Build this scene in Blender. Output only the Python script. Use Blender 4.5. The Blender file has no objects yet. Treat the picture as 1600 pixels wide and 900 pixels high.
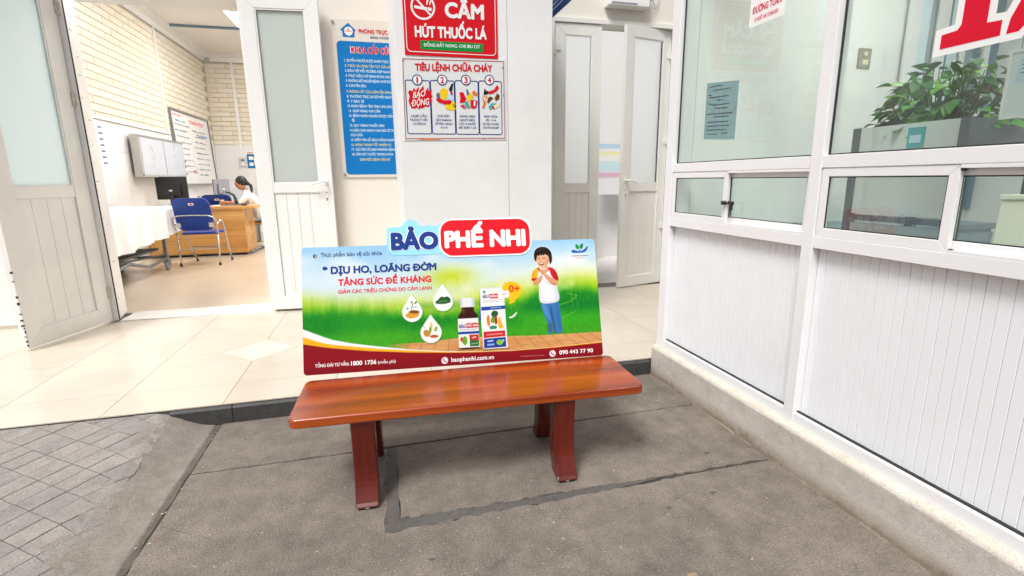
import bpy, math, random
import numpy as np
from mathutils import Vector, Matrix
random.seed(7)
PI = math.pi
R = math.radians
SC = bpy.context.scene
COL = SC.collection

# ------------------------------------------------------------------ camera
cam_d = bpy.data.cameras.new("camera")
cam = bpy.data.objects.new("camera", cam_d)
COL.objects.link(cam)
cam_d.sensor_width = 36.0
cam_d.lens = 36.0 * 786.67 / 1600.0
cam_d.clip_start = 0.02
cam_d.clip_end = 500
_r = Vector((0.96767589, -0.25193743, -0.01144149))
_u = Vector((0.0640298, 0.20154751, 0.97738364))
_f = Vector((0.24393352, 0.94652318, -0.21116417))
cam.matrix_world = Matrix(((_r.x, _u.x, -_f.x, 0), (_r.y, _u.y, -_f.y, 0), (_r.z, _u.z, -_f.z, 1.3), (0, 0, 0, 1)))
SC.camera = cam

# ------------------------------------------------------------------ sky, sun, exposure
SUN_EL, SUN_AZ = 57.0, 225.0      # azimuth clockwise from +Y: high, behind the camera and a little to its left
w = bpy.data.worlds.new("World")
SC.world = w
w.use_nodes = True
nt = w.node_tree
bg = nt.nodes["Background"]
sky = nt.nodes.new("ShaderNodeTexSky")
sky.sky_type = 'NISHITA'
sky.sun_disc = False
sky.sun_elevation = R(SUN_EL)
sky.sun_rotation = R(SUN_AZ)
sky.air_density = 0.8
sky.dust_density = 6.0
sky.ozone_density = 1.0
hs = nt.nodes.new("ShaderNodeHueSaturation")
hs.inputs["Saturation"].default_value = 0.22
nt.links.new(sky.outputs[0], hs.inputs["Color"])
nt.links.new(hs.outputs[0], bg.inputs[0])
bg.inputs[1].default_value = 0.10
sd = bpy.data.lights.new("sun", 'SUN')
sd.energy = 2.1
sd.angle = R(18)
sd.color = (1.0, 0.985, 0.96)
sun = bpy.data.objects.new("sun", sd)
COL.objects.link(sun)
_d = Vector((math.sin(R(SUN_AZ)) * math.cos(R(SUN_EL)), math.cos(R(SUN_AZ)) * math.cos(R(SUN_EL)), math.sin(R(SUN_EL))))
sun.rotation_euler = _d.to_track_quat('Z', 'Y').to_euler()
SC.view_settings.view_transform = 'Standard'
SC.view_settings.look = 'None'
SC.view_settings.exposure = 0.43
SC.view_settings.gamma = 1.0
SC.cycles.use_denoising = True
SC.cycles.max_bounces = 10
SC.cycles.transparent_max_bounces = 16
SC.cycles.caustics_reflective = False
SC.cycles.caustics_refractive = False


# ------------------------------------------------------------------ materials
def lin(h):
    if isinstance(h, str):
        h = [int(h[i:i + 2], 16) / 255 for i in (0, 2, 4)]
    return tuple(c / 12.92 if c <= 0.04045 else ((c + 0.055) / 1.055) ** 2.4 for c in h)


MATS = {}


def mat(name, col, rough=0.5, metal=0.0, var=0.0, vscale=3.0, bump=0.0, bscale=60.0, coat=0.0, spec=0.5, col2=None,
        stretch=(1, 1, 1), detail=6.0, emit=0.0, coords='Object', rvar=0.0):
    """Principled paint with broad noise wear (var or a second colour) and fine relief (bump)."""
    if name in MATS:
        return MATS[name]
    m = bpy.data.materials.new(name)
    MATS[name] = m
    m.use_nodes = True
    t = m.node_tree
    b = t.nodes["Principled BSDF"]
    b.inputs["Roughness"].default_value = rough
    b.inputs["Metallic"].default_value = metal
    b.inputs["Specular IOR Level"].default_value = spec
    b.inputs["Coat Weight"].default_value = coat
    b.inputs["Coat Roughness"].default_value = 0.08
    c = (*col, 1)
    b.inputs["Base Color"].default_value = c
    if emit:
        b.inputs["Emission Color"].default_value = c
        b.inputs["Emission Strength"].default_value = emit
    if var or col2 or bump or rvar:
        tc = t.nodes.new("ShaderNodeTexCoord")
        mp = t.nodes.new("ShaderNodeMapping")
        mp.inputs["Scale"].default_value = stretch
        t.links.new(tc.outputs[coords], mp.inputs["Vector"])
        n = t.nodes.new("ShaderNodeTexNoise")
        n.inputs["Scale"].default_value = vscale
        n.inputs["Detail"].default_value = detail
        n.inputs["Roughness"].default_value = 0.6
        t.links.new(mp.outputs[0], n.inputs["Vector"])
        if var or col2:
            rp = t.nodes.new("ShaderNodeValToRGB")
            c2 = col2 if col2 else tuple(x * (1 - var) for x in col)
            rp.color_ramp.elements[0].position = 0.32
            rp.color_ramp.elements[1].position = 0.68
            rp.color_ramp.elements[0].color = (*c2, 1)
            rp.color_ramp.elements[1].color = c
            t.links.new(n.outputs["Fac"], rp.inputs[0])
            t.links.new(rp.outputs[0], b.inputs["Base Color"])
        if rvar:
            mr = t.nodes.new("ShaderNodeMapRange")
            mr.inputs["To Min"].default_value = rough - rvar
            mr.inputs["To Max"].default_value = rough + rvar
            t.links.new(n.outputs["Fac"], mr.inputs["Value"])
            t.links.new(mr.outputs[0], b.inputs["Roughness"])
        if bump:
            n2 = t.nodes.new("ShaderNodeTexNoise")
            n2.inputs["Scale"].default_value = bscale
            n2.inputs["Detail"].default_value = 8
            t.links.new(mp.outputs[0], n2.inputs["Vector"])
            bp_ = t.nodes.new("ShaderNodeBump")
            bp_.inputs["Strength"].default_value = bump
            bp_.inputs["Distance"].default_value = 0.01
            t.links.new(n2.outputs["Fac"], bp_.inputs["Height"])
            t.links.new(bp_.outputs[0], b.inputs["Normal"])
    return m


def shader_mat(name, build):
    m = bpy.data.materials.new(name)
    m.use_nodes = True
    t = m.node_tree
    for n in list(t.nodes):
        if n.type != 'OUTPUT_MATERIAL':
            t.nodes.remove(n)
    out = [n for n in t.nodes if n.type == 'OUTPUT_MATERIAL'][0]
    build(t, out)
    MATS[name] = m
    return m


def _clear(tint, gloss=1.0):
    def b(t, out):
        # Schlick reflectance, the same from either side of the sheet
        fr = t.nodes.new("ShaderNodeLayerWeight"); fr.inputs["Blend"].default_value = 0.5
        pw = t.nodes.new("ShaderNodeMath"); pw.operation = 'POWER'; pw.inputs[1].default_value = 5.0
        mu = t.nodes.new("ShaderNodeMath"); mu.operation = 'MULTIPLY_ADD'; mu.inputs[1].default_value = 0.96 * gloss; mu.inputs[2].default_value = 0.04 * gloss
        tr = t.nodes.new("ShaderNodeBsdfTransparent"); tr.inputs[0].default_value = (*tint, 1)
        gl = t.nodes.new("ShaderNodeBsdfGlossy"); gl.inputs["Roughness"].default_value = 0.012
        mx = t.nodes.new("ShaderNodeMixShader")
        t.links.new(fr.outputs['Facing'], pw.inputs[0]); t.links.new(pw.outputs[0], mu.inputs[0]); t.links.new(mu.outputs[0], mx.inputs[0])
        t.links.new(tr.outputs[0], mx.inputs[1]); t.links.new(gl.outputs[0], mx.inputs[2])
        tc = t.nodes.new("ShaderNodeTexCoord"); nz = t.nodes.new("ShaderNodeTexNoise"); nz.inputs["Scale"].default_value = 3.0; nz.inputs["Detail"].default_value = 8
        t.links.new(tc.outputs["Object"], nz.inputs["Vector"])
        mr = t.nodes.new("ShaderNodeMapRange"); mr.inputs["From Min"].default_value = .4; mr.inputs["From Max"].default_value = .8; mr.inputs["To Min"].default_value = .015; mr.inputs["To Max"].default_value = .09
        t.links.new(nz.outputs["Fac"], mr.inputs["Value"])
        du = t.nodes.new("ShaderNodeBsdfDiffuse"); du.inputs[0].default_value = (.7, .72, .7, 1)
        m2 = t.nodes.new("ShaderNodeMixShader")
        t.links.new(mr.outputs[0], m2.inputs[0]); t.links.new(mx.outputs[0], m2.inputs[1]); t.links.new(du.outputs[0], m2.inputs[2])
        t.links.new(m2.outputs[0], out.inputs[0])
    return b


def _frost(tcol, dcol, f):
    def b(t, out):
        tl = t.nodes.new("ShaderNodeBsdfTranslucent"); tl.inputs[0].default_value = (*tcol, 1)
        df = t.nodes.new("ShaderNodeBsdfPrincipled"); df.inputs["Base Color"].default_value = (*dcol, 1)
        df.inputs["Roughness"].default_value = 0.22
        tc = t.nodes.new("ShaderNodeTexCoord"); n = t.nodes.new("ShaderNodeTexNoise"); n.inputs["Scale"].default_value = 2.2
        t.links.new(tc.outputs["Object"], n.inputs["Vector"])
        mr = t.nodes.new("ShaderNodeMapRange"); mr.inputs["To Min"].default_value = f - 0.06; mr.inputs["To Max"].default_value = f + 0.06
        t.links.new(n.outputs["Fac"], mr.inputs["Value"])
        mx = t.nodes.new("ShaderNodeMixShader")
        t.links.new(mr.outputs[0], mx.inputs[0])
        t.links.new(df.outputs[0], mx.inputs[1]); t.links.new(tl.outputs[0], mx.inputs[2])
        t.links.new(mx.outputs[0], out.inputs[0])
    return b


def worn(name, base, dark, light, sc=1.0, bump=0.5, rough=0.8, pale=None, splash=None):
    """Weathered concrete / stone: broad stains, mid mottling, fine grains and pale flecks, with relief."""
    def b(t, out):
        N = t.nodes.new
        p = N("ShaderNodeBsdfPrincipled")
        tc = N("ShaderNodeTexCoord")
        mp = N("ShaderNodeMapping"); mp.inputs["Scale"].default_value = (sc, sc, sc)
        t.links.new(tc.outputs["Object"], mp.inputs["Vector"])

        def noise(s, d=6, ro=0.6):
            n = N("ShaderNodeTexNoise"); n.inputs["Scale"].default_value = s; n.inputs["Detail"].default_value = d
            n.inputs["Roughness"].default_value = ro
            t.links.new(mp.outputs[0], n.inputs["Vector"]); return n.outputs["Fac"]

        def mix(fac, a, c, lo=0.4, hi=0.6):
            rp = N("ShaderNodeMapRange"); rp.inputs["From Min"].default_value = lo; rp.inputs["From Max"].default_value = hi
            t.links.new(fac, rp.inputs["Value"])
            m = N("ShaderNodeMix"); m.data_type = 'RGBA'
            t.links.new(rp.outputs[0], m.inputs["Factor"])
            for k, v in ((6, a), (7, c)):
                if isinstance(v, tuple):
                    m.inputs[k].default_value = (*v, 1)
                else:
                    t.links.new(v, m.inputs[k])
            return m.outputs[2]
        n1, n2, n3, n4 = noise(1.3, 8, 0.65), noise(9, 10, 0.75), noise(130, 3, 0.7), noise(48, 2, 0.5)
        c = mix(n1, dark, base, 0.35, 0.62)
        mid = tuple(x * 0.72 for x in base)
        c2 = mix(n2, mid, light, 0.36, 0.64)
        m = N("ShaderNodeMix"); m.data_type = 'RGBA'; m.inputs["Factor"].default_value = 0.52
        t.links.new(c, m.inputs[6]); t.links.new(c2, m.inputs[7])
        c = m.outputs[2]
        c = mix(n3, tuple(x * 0.4 for x in base), c, 0.3, 0.47)
        c = mix(n3, c, pale or light, 0.60, 0.74)
        c = mix(n4, c, pale or light, 0.70, 0.78)
        if splash:     # mud splashed up from the ground, in ragged patches
            sp = N("ShaderNodeSeparateXYZ"); t.links.new(tc.outputs["Object"], sp.inputs[0])
            h = N("ShaderNodeMath"); h.operation = 'MULTIPLY_ADD'; h.inputs[1].default_value = -.16; t.links.new(n2, h.inputs[0]); t.links.new(sp.outputs[2], h.inputs[2])
            h2 = N("ShaderNodeMath"); h2.operation = 'MULTIPLY_ADD'; h2.inputs[1].default_value = -.10; t.links.new(n1, h2.inputs[0]); t.links.new(h.outputs[0], h2.inputs[2])
            c = mix(h2.outputs[0], splash, c, -.125, -.055)
        t.links.new(c, p.inputs["Base Color"])
        p.inputs["Roughness"].default_value = rough
        bm = N("ShaderNodeBump"); bm.inputs["Strength"].default_value = bump; bm.inputs["Distance"].default_value = 0.006
        ad = N("ShaderNodeMath"); ad.operation = 'ADD'
        t.links.new(n3, ad.inputs[0]); t.links.new(n2, ad.inputs[1])
        t.links.new(ad.outputs[0], bm.inputs["Height"])
        t.links.new(bm.outputs[0], p.inputs["Normal"])
        t.links.new(p.outputs[0], out.inputs[0])
    return shader_mat(name, b)


def wood(name, c1, c2, c3, axis='X', sc=1.0, rough=0.25, coat=0.0, stretch=0.06):
    def b(t, out):
        N = t.nodes.new
        p = N("ShaderNodeBsdfPrincipled")
        tc = N("ShaderNodeTexCoord"); mp = N("ShaderNodeMapping")
        s = [sc, sc, sc]; s['XYZ'.index(axis)] = sc * stretch
        mp.inputs["Scale"].default_value = s
        t.links.new(tc.outputs["Object"], mp.inputs["Vector"])
        n = N("ShaderNodeTexNoise"); n.inputs["Scale"].default_value = 9; n.inputs["Detail"].default_value = 4; n.inputs["Distortion"].default_value = 0.5
        t.links.new(mp.outputs[0], n.inputs["Vector"])
        rp = N("ShaderNodeValToRGB")
        rp.color_ramp.elements[0].position = 0.3; rp.color_ramp.elements[0].color = (*c1, 1)
        rp.color_ramp.elements[1].position = 0.72; rp.color_ramp.elements[1].color = (*c3, 1)
        e = rp.color_ramp.elements.new(0.5); e.color = (*c2, 1)
        t.links.new(n.outputs["Fac"], rp.inputs[0])
        n2 = N("ShaderNodeTexNoise"); n2.inputs["Scale"].default_value = 130; n2.inputs["Detail"].default_value = 3
        t.links.new(mp.outputs[0], n2.inputs["Vector"])
        mr = N("ShaderNodeMapRange"); mr.inputs["From Min"].default_value = 0.3; mr.inputs["From Max"].default_value = 0.55
        mr.inputs["To Min"].default_value = 0.86; mr.inputs["To Max"].default_value = 1.0
        t.links.new(n2.outputs["Fac"], mr.inputs["Value"])
        m = N("ShaderNodeMix"); m.data_type = 'RGBA'; m.blend_type = 'MULTIPLY'; m.inputs["Factor"].default_value = 1
        t.links.new(rp.outputs[0], m.inputs[6]); t.links.new(mr.outputs[0], m.inputs[7])
        t.links.new(m.outputs[2], p.inputs["Base Color"])
        p.inputs["Roughness"].default_value = rough
        p.inputs["Coat Weight"].default_value = coat
        p.inputs["Coat Roughness"].default_value = 0.1
        t.links.new(p.outputs[0], out.inputs[0])
    return shader_mat(name, b)


def vcol_mat(name, rough):
    def b(t, out):
        p = t.nodes.new("ShaderNodeBsdfPrincipled"); p.inputs["Roughness"].default_value = rough; p.inputs["Specular IOR Level"].default_value = 0.12
        a = t.nodes.new("ShaderNodeVertexColor"); a.layer_name = "print"
        t.links.new(a.outputs[0], p.inputs["Base Color"])
        t.links.new(p.outputs[0], out.inputs[0])
    return shader_mat(name, b)


M_PILLAR = mat('pillar_paint', (.80, .80, .795), .55, var=.08, vscale=2.3, bump=.05, bscale=90)
M_WALL = mat('cream_wall_paint', (.76, .70, .63), .6, var=.05, vscale=1.2, bump=.05, bscale=80)
M_WALLR = mat('pale_cream_paint', (.78, .745, .67), .6, var=.06, vscale=1.5, bump=.06, bscale=80)
M_WHITEWALL = mat('white_wall_paint', (.80, .79, .78), .6, var=.04, vscale=1.2)
M_CEIL = mat('ceiling_paint', (.80, .77, .73), .7, var=.03, vscale=1)
M_DOOR = mat('white_door_profile', (.78, .765, .735), .35, var=.12, vscale=2.5, rvar=.08, bump=.02, bscale=30)
M_DOORB = mat('white_clean_profile', (.78, .775, .76), .33, var=.05, vscale=2.5, rvar=.06)
M_DOORC = mat('cream_door_profile', (.82, .815, .765), .4, var=.08, vscale=2.5, rvar=.06)
M_BOOTH = mat('booth_white_profile', (.80, .80, .81), .3, var=.05, vscale=2.5, rvar=.06)
M_PANELR = mat('ribbed_panel', (.80, .81, .84), .38, var=.05, vscale=2, rvar=.08)
M_GASKET = mat('black_gasket', (.02, .02, .022), .6)
M_GROOVE = mat('groove_shadow_plastic', (.55, .55, .57), .6)
M_GLASS = shader_mat('booth_glass', _clear((.93, .968, .945), 1.25))
M_FROST = shader_mat('frosted_glass', _frost((.90, .97, .97), (.80, .88, .88), .55))
def _etched(t, out):
    p = t.nodes.new("ShaderNodeBsdfPrincipled"); p.inputs["Base Color"].default_value = (.97, 1, 1, 1)
    p.inputs["Transmission Weight"].default_value = 1.0; p.inputs["IOR"].default_value = 1.2
    tc = t.nodes.new("ShaderNodeTexCoord"); n = t.nodes.new("ShaderNodeTexNoise"); n.inputs["Scale"].default_value = 3
    t.links.new(tc.outputs["Object"], n.inputs["Vector"])
    mr = t.nodes.new("ShaderNodeMapRange"); mr.inputs["To Min"].default_value = .62; mr.inputs["To Max"].default_value = .78
    t.links.new(n.outputs["Fac"], mr.inputs["Value"]); t.links.new(mr.outputs[0], p.inputs["Roughness"])
    t.links.new(p.outputs[0], out.inputs[0])


M_FROSTC = shader_mat('frosted_bright_glass', _etched)
M_FROSTB = shader_mat('frosted_grey_glass', _frost((.80, .86, .83), (.66, .71, .68), .35))
M_GROUND = worn('weathered_concrete', (.225, .187, .154), (.075, .065, .056), (.345, .295, .248), 1.0, 1.3, .84, pale=(.50, .43, .35))
M_RAMP = worn('ramp_concrete', (.30, .272, .25), (.19, .175, .16), (.38, .35, .322), 1.0, .5, .85, pale=(.40, .36, .32))
M_RAMP2 = worn('ramp_concrete_darker', (.275, .251, .232), (.18, .165, .152), (.355, .328, .305), 1.3, .5, .85, pale=(.38, .35, .32))
M_TAR = worn('tar_filler', (.105, .098, .09), (.05, .047, .044), (.165, .15, .135), 5.0, .5, .7)
M_JOINT = mat('dark_joint_dirt', (.05, .045, .04), .9)
M_PLINTH = worn('worn_stone_plinth', (.60, .55, .50), (.40, .345, .285), (.70, .66, .62), 2.2, .5, .8, pale=(.68, .64, .60), splash=(.26, .20, .145))
M_LEDGE = worn('cream_cement_ledge', (.66, .59, .50), (.50, .43, .35), (.72, .66, .58), 1.4, .3, .75)
M_CURB = worn('dark_granite', (.045, .045, .044), (.02, .02, .02), (.09, .09, .088), 4.0, .3, .55)
M_TILE = mat('beige_floor_tile', (.60, .535, .445), .18, var=.07, vscale=2.2, rvar=.08, col2=(.53, .47, .39))
M_TILE2 = mat('beige_floor_tile_darker', (.565, .50, .41), .18, var=.08, vscale=2.6, rvar=.08, col2=(.50, .44, .36))
M_INSERT = mat('pale_floor_insert', (.70, .62, .51), .22, var=.05, vscale=3)
M_GROUT = mat('floor_grout', (.16, .135, .11), .85)
M_ROOMFLOOR = mat('room_floor_vinyl', (.62, .52, .41), .22, var=.05, vscale=.9, rvar=.07)
M_MARBLE = mat('white_marble_sill', (.78, .76, .74), .25, var=.10, vscale=5)
M_BRICK = [mat('cream_glazed_brick', (.80, .745, .62), .3, var=.05, vscale=3),
           mat('pale_glazed_brick', (.80, .755, .66), .3, var=.05, vscale=3),
           mat('warm_glazed_brick', (.79, .72, .585), .32, var=.05, vscale=3)]
M_MORTAR = mat('brick_mortar', (.62, .56, .48), .9, var=.2, vscale=8)
M_WTILE = mat('white_wall_tile', (.80, .80, .80), .18, var=.03, vscale=2)
M_WGROUT = mat('pale_tile_grout', (.58, .58, .58), .8)
M_BENCH = wood('varnished_red_wood', lin('6f2405'), lin('933608'), lin('ae4e14'), 'X', 1.3, .27, .25, .03)
M_BENCHL = wood('varnished_red_leg', lin('420d03'), lin('571406'), lin('6a1e09'), 'Z', 1.0, .26, .15, .04)
M_DESK = wood('pine_desk_wood', lin('b8813e'), lin('d29b55'), lin('e0b06c'), 'X', .6, .4, .1)
M_CHROME = mat('chrome_tube', (.62, .62, .63), .22, metal=1.0)
M_STEEL = mat('grey_steel', (.32, .33, .35), .4, metal=.7, var=.15, vscale=5)
M_BLUEV = mat('blue_vinyl', lin('173f9c'), .42, var=.12, vscale=5, bump=.05, bscale=120)
M_BLACKP = mat('black_plastic', (.018, .018, .02), .4, var=.2, vscale=6)
M_GREYP = mat('grey_plastic', (.30, .30, .33), .45)
M_LGREYP = mat('light_grey_plastic', (.60, .60, .60), .45)
M_WHITEP = mat('white_plastic', (.80, .80, .78), .35)
M_SHEET = mat('white_bed_sheet', (.80, .80, .80), .85, var=.03, vscale=4, bump=.1, bscale=200)
M_SKIN = mat('skin', lin('c99272'), .5, var=.08, vscale=20)
M_HAIR = mat('black_hair', (.012, .010, .009), .4)
M_UNIFORM = mat('white_uniform', (.80, .80, .81), .8, var=.04, vscale=10)
M_LEAF = [mat('leaf_green', lin('529c34'), .5, var=.35, vscale=18), mat('leaf_deep_green', lin('3b7f2b'), .5, var=.35, vscale=18),
          mat('leaf_light_green', lin('78b648'), .5, var=.3, vscale=18)]
M_DRYLEAF = mat('dry_leaf', lin('a5764f'), .7, var=.3, vscale=30)
M_STEM = mat('plant_stem', lin('3f6b2a'), .6)
M_SOIL = mat('soil', (.04, .03, .022), .95)
M_PRINT = vcol_mat('banner_print', .45)


def flat(name, hexc, rough=.4):
    return mat(name, tuple(min(.82, c) for c in lin(hexc)), rough, spec=.2)


P_RED = flat('print_red', 'cf1020'); P_WHITE = flat('print_white', 'ececec'); P_NAVY = flat('print_navy', '15357f')
P_GREEN = flat('print_green', '0f8a3c'); P_SKYBLUE = flat('print_skyblue', '8fcdf2'); P_BLUE = flat('print_blue', '0f70b4')
P_GREY = flat('print_silver', 'd9dbdc'); P_YELLOW = flat('print_yellow', 'f2c614'); P_RUST = flat('print_rust_red', 'a94a3d')
P_BLACK = flat('print_black', '1c1c1f'); P_ORANGE = flat('print_orange', 'd97a2c'); P_BROWN = flat('print_brown', '6b3a20')
P_TEAL = flat('print_teal', '4aa3a8'); P_CREAM = flat('print_cream', 'e8d9b8'); P_CRIMSON = flat('print_crimson', 'd4112f')
P_PALEBLUE = flat('print_paleblue', 'b9d6e8'); P_INKGREY = flat('print_ink_grey', '5b6b80'); P_SLATE = flat('print_slate_paper', '96b7c1')
P_LBLUETXT = flat('print_light_text', 'cfe4f4'); P_YELLTXT = flat('print_yellow_text', 'd8d27a'); P_ROSE = flat('print_rose', 'd5324e')


# ------------------------------------------------------------------ mesh helpers
class MB:
    def __init__(self):
        self.v, self.f = [], []

    def add(self, vs, fs):
        o = len(self.v)
        self.v += [tuple(p) for p in vs]
        self.f += [tuple(i + o for i in q) for q in fs]
        return self

    def box(self, x0, x1, y0, y1, z0, z1):
        return self.add([(x0, y0, z0), (x1, y0, z0), (x1, y1, z0), (x0, y1, z0), (x0, y0, z1), (x1, y0, z1), (x1, y1, z1), (x0, y1, z1)],
                        [(0, 3, 2, 1), (4, 5, 6, 7), (0, 1, 5, 4), (1, 2, 6, 5), (2, 3, 7, 6), (3, 0, 4, 7)])

    def prism(self, poly, a, b, fn):
        """poly: 2-D outline; fn(p, q, w) -> xyz; extruded from w=a to w=b."""
        n = len(poly)
        vs = [fn(p[0], p[1], a) for p in poly] + [fn(p[0], p[1], b) for p in poly]
        fs = [tuple(range(n))[::-1], tuple(range(n, 2 * n))] + [(i, (i + 1) % n, n + (i + 1) % n, n + i) for i in range(n)]
        return self.add(vs, fs)

    def sheet(self, poly, w, fn=lambda p, q, w: (p, q, w)):
        return self.add([fn(p[0], p[1], w) for p in poly], [tuple(range(len(poly)))])

    def tube(self, pts, r, n=8, caps=True):
        pts = [Vector(p) for p in pts]
        rs = r if isinstance(r, (list, tuple)) else [r] * len(pts)
        rings = []
        ref = None
        for i, p in enumerate(pts):
            t = (pts[min(i + 1, len(pts) - 1)] - pts[max(i - 1, 0)]).normalized()
            if ref is None or abs(ref.dot(t)) > .95:
                ref = Vector((0, 0, 1)) if abs(t.z) < .9 else Vector((1, 0, 0))
            a = (ref - t * ref.dot(t)).normalized(); b_ = t.cross(a); ref = a
            rings.append([p + (a * math.cos(2 * PI * k / n) + b_ * math.sin(2 * PI * k / n)) * rs[i] for k in range(n)])
        vs = [q for g in rings for q in g]
        fs = [(i * n + k, i * n + (k + 1) % n, (i + 1) * n + (k + 1) % n, (i + 1) * n + k) for i in range(len(pts) - 1) for k in range(n)]
        if caps:
            fs += [tuple(range(n))[::-1], tuple(range((len(pts) - 1) * n, len(pts) * n))]
        return self.add(vs, fs)

    def ball(self, c, r, n=14, m=9, squash=(1, 1, 1)):
        vs, fs = [], []
        for i in range(m + 1):
            th = PI * i / m
            for k in range(n):
                ph = 2 * PI * k / n
                vs.append((c[0] + r * squash[0] * math.sin(th) * math.cos(ph), c[1] + r * squash[1] * math.sin(th) * math.sin(ph), c[2] + r * squash[2] * math.cos(th)))
        for i in range(m):
            for k in range(n):
                fs.append((i * n + k, (i + 1) * n + k, (i + 1) * n + (k + 1) % n, i * n + (k + 1) % n))
        return self.add(vs, fs)

    def build(self, name, m=None, parent=None, smooth=False, bevel=0.0, seg=2):
        me = bpy.data.meshes.new(name)
        me.from_pydata(self.v, [], self.f)
        me.validate(); me.update()
        return link(name, me, m, parent, smooth, bevel, seg)


def link(name, me, m=None, parent=None, smooth=False, bevel=0.0, seg=2):
    if m and not me.materials:
        for q in (m if isinstance(m, list) else [m]):
            me.materials.append(q)
    o = bpy.data.objects.new(name, me)
    COL.objects.link(o)
    if parent:
        o.parent = parent
    if smooth:
        me.polygons.foreach_set("use_smooth", [True] * len(me.polygons))
    if bevel:
        b = o.modifiers.new("bevel", 'BEVEL'); b.width = bevel; b.segments = seg; b.limit_method = 'ANGLE'; b.angle_limit = R(40)
        b.harden_normals = False
    return o


def box(name, x0, x1, y0, y1, z0, z1, m, parent=None, bevel=0.0):
    return MB().box(x0, x1, y0, y1, z0, z1).build(name, m, parent, bevel=bevel)


def tag(o, label=None, cat=None, group=None, kind=None):
    if label: o["label"] = label
    if cat: o["category"] = cat
    if group: o["group"] = group
    if kind: o["kind"] = kind
    return o


def thing(name, label, cat, loc=(0, 0, 0), rz=0.0, group=None, mtx=None):
    o = bpy.data.objects.new(name, None)
    o.empty_display_size = .1
    COL.objects.link(o)
    if mtx is not None:
        o.matrix_world = mtx
    else:
        o.location = loc; o.rotation_euler = (0, 0, rz)
    return tag(o, label, cat, group)


def copy_tree(o, parent=None):
    c = o.copy(); COL.objects.link(c)
    if parent: c.parent = parent
    for ch in list(o.children):
        copy_tree(ch, c)
    return c


def frame(O, U, V):
    U, V = Vector(U).normalized(), Vector(V).normalized(); N = U.cross(V)
    return Matrix(((U.x, V.x, N.x, O[0]), (U.y, V.y, N.y, O[1]), (U.z, V.z, N.z, O[2]), (0, 0, 0, 1)))


def rrect(x0, x1, y0, y1, r, n=5):
    p = []
    for cx, cy, a in ((x1 - r, y1 - r, 0), (x0 + r, y1 - r, 90), (x0 + r, y0 + r, 180), (x1 - r, y0 + r, 270)):
        for k in range(n + 1):
            t = R(a + 90 * k / n); p.append((cx + r * math.cos(t), cy + r * math.sin(t)))
    return p


def circ(cx, cy, r, n=24, ry=None):
    return [(cx + r * math.cos(2 * PI * k / n), cy + (ry or r) * math.sin(2 * PI * k / n)) for k in range(n)]


XY = lambda p, q, w_: (p, q, w_)
XZ = lambda p, q, w_: (p, w_, q)
YZ = lambda p, q, w_: (w_, p, q)

_tc = bpy.data.curves.new("type", 'FONT')
_to = bpy.data.objects.new("type", _tc)


def _mesh_of(body):
    _tc.body = body
    return bpy.data.meshes.new_from_object(_to)


def _tmesh(body, slant):
    """Flat type; barred D and horned O are put together from D or O and a stroke of their own."""
    _tc.shear = slant; _tc.resolution_u = 4
    plain = body
    for a, b_ in zip('ĐƠỜỚỞỠỢ', 'DOÒÓỎÕỌ'):
        plain = plain.replace(a, b_)
    me = _mesh_of(plain)
    if plain == body: return me
    vs = [tuple(v.co) for v in me.vertices]; fs = [tuple(p.vertices) for p in me.polygons]
    for i, c in enumerate(body):
        if c == plain[i]: continue
        m1 = _mesh_of(plain[:i + 1]); mc = _mesh_of('D' if c == 'Đ' else 'O')
        xr = max(v.co.x for v in m1.vertices); wd = max(v.co.x for v in mc.vertices) - min(v.co.x for v in mc.vertices); h = max(v.co.y for v in mc.vertices)
        if c == 'Đ':
            q = [(xr - wd - .10, .46 * h), (xr - wd * .45, .46 * h), (xr - wd * .45, .57 * h), (xr - wd - .10, .57 * h)]
        else:
            q = [(xr - .13, .86 * h), (xr - .02, .90 * h), (xr + .03, .97 * h), (xr + .02, 1.08 * h), (xr + .11, 1.08 * h), (xr + .11, .94 * h), (xr + .03, .80 * h), (xr - .06, .76 * h)]
        n = len(vs); vs += [(x, y, .00001) for x, y in q]; fs.append(tuple(range(n, n + len(q))))
    m2 = bpy.data.meshes.new('type'); m2.from_pydata(vs, [], fs)
    return m2


_cap = {}


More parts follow.
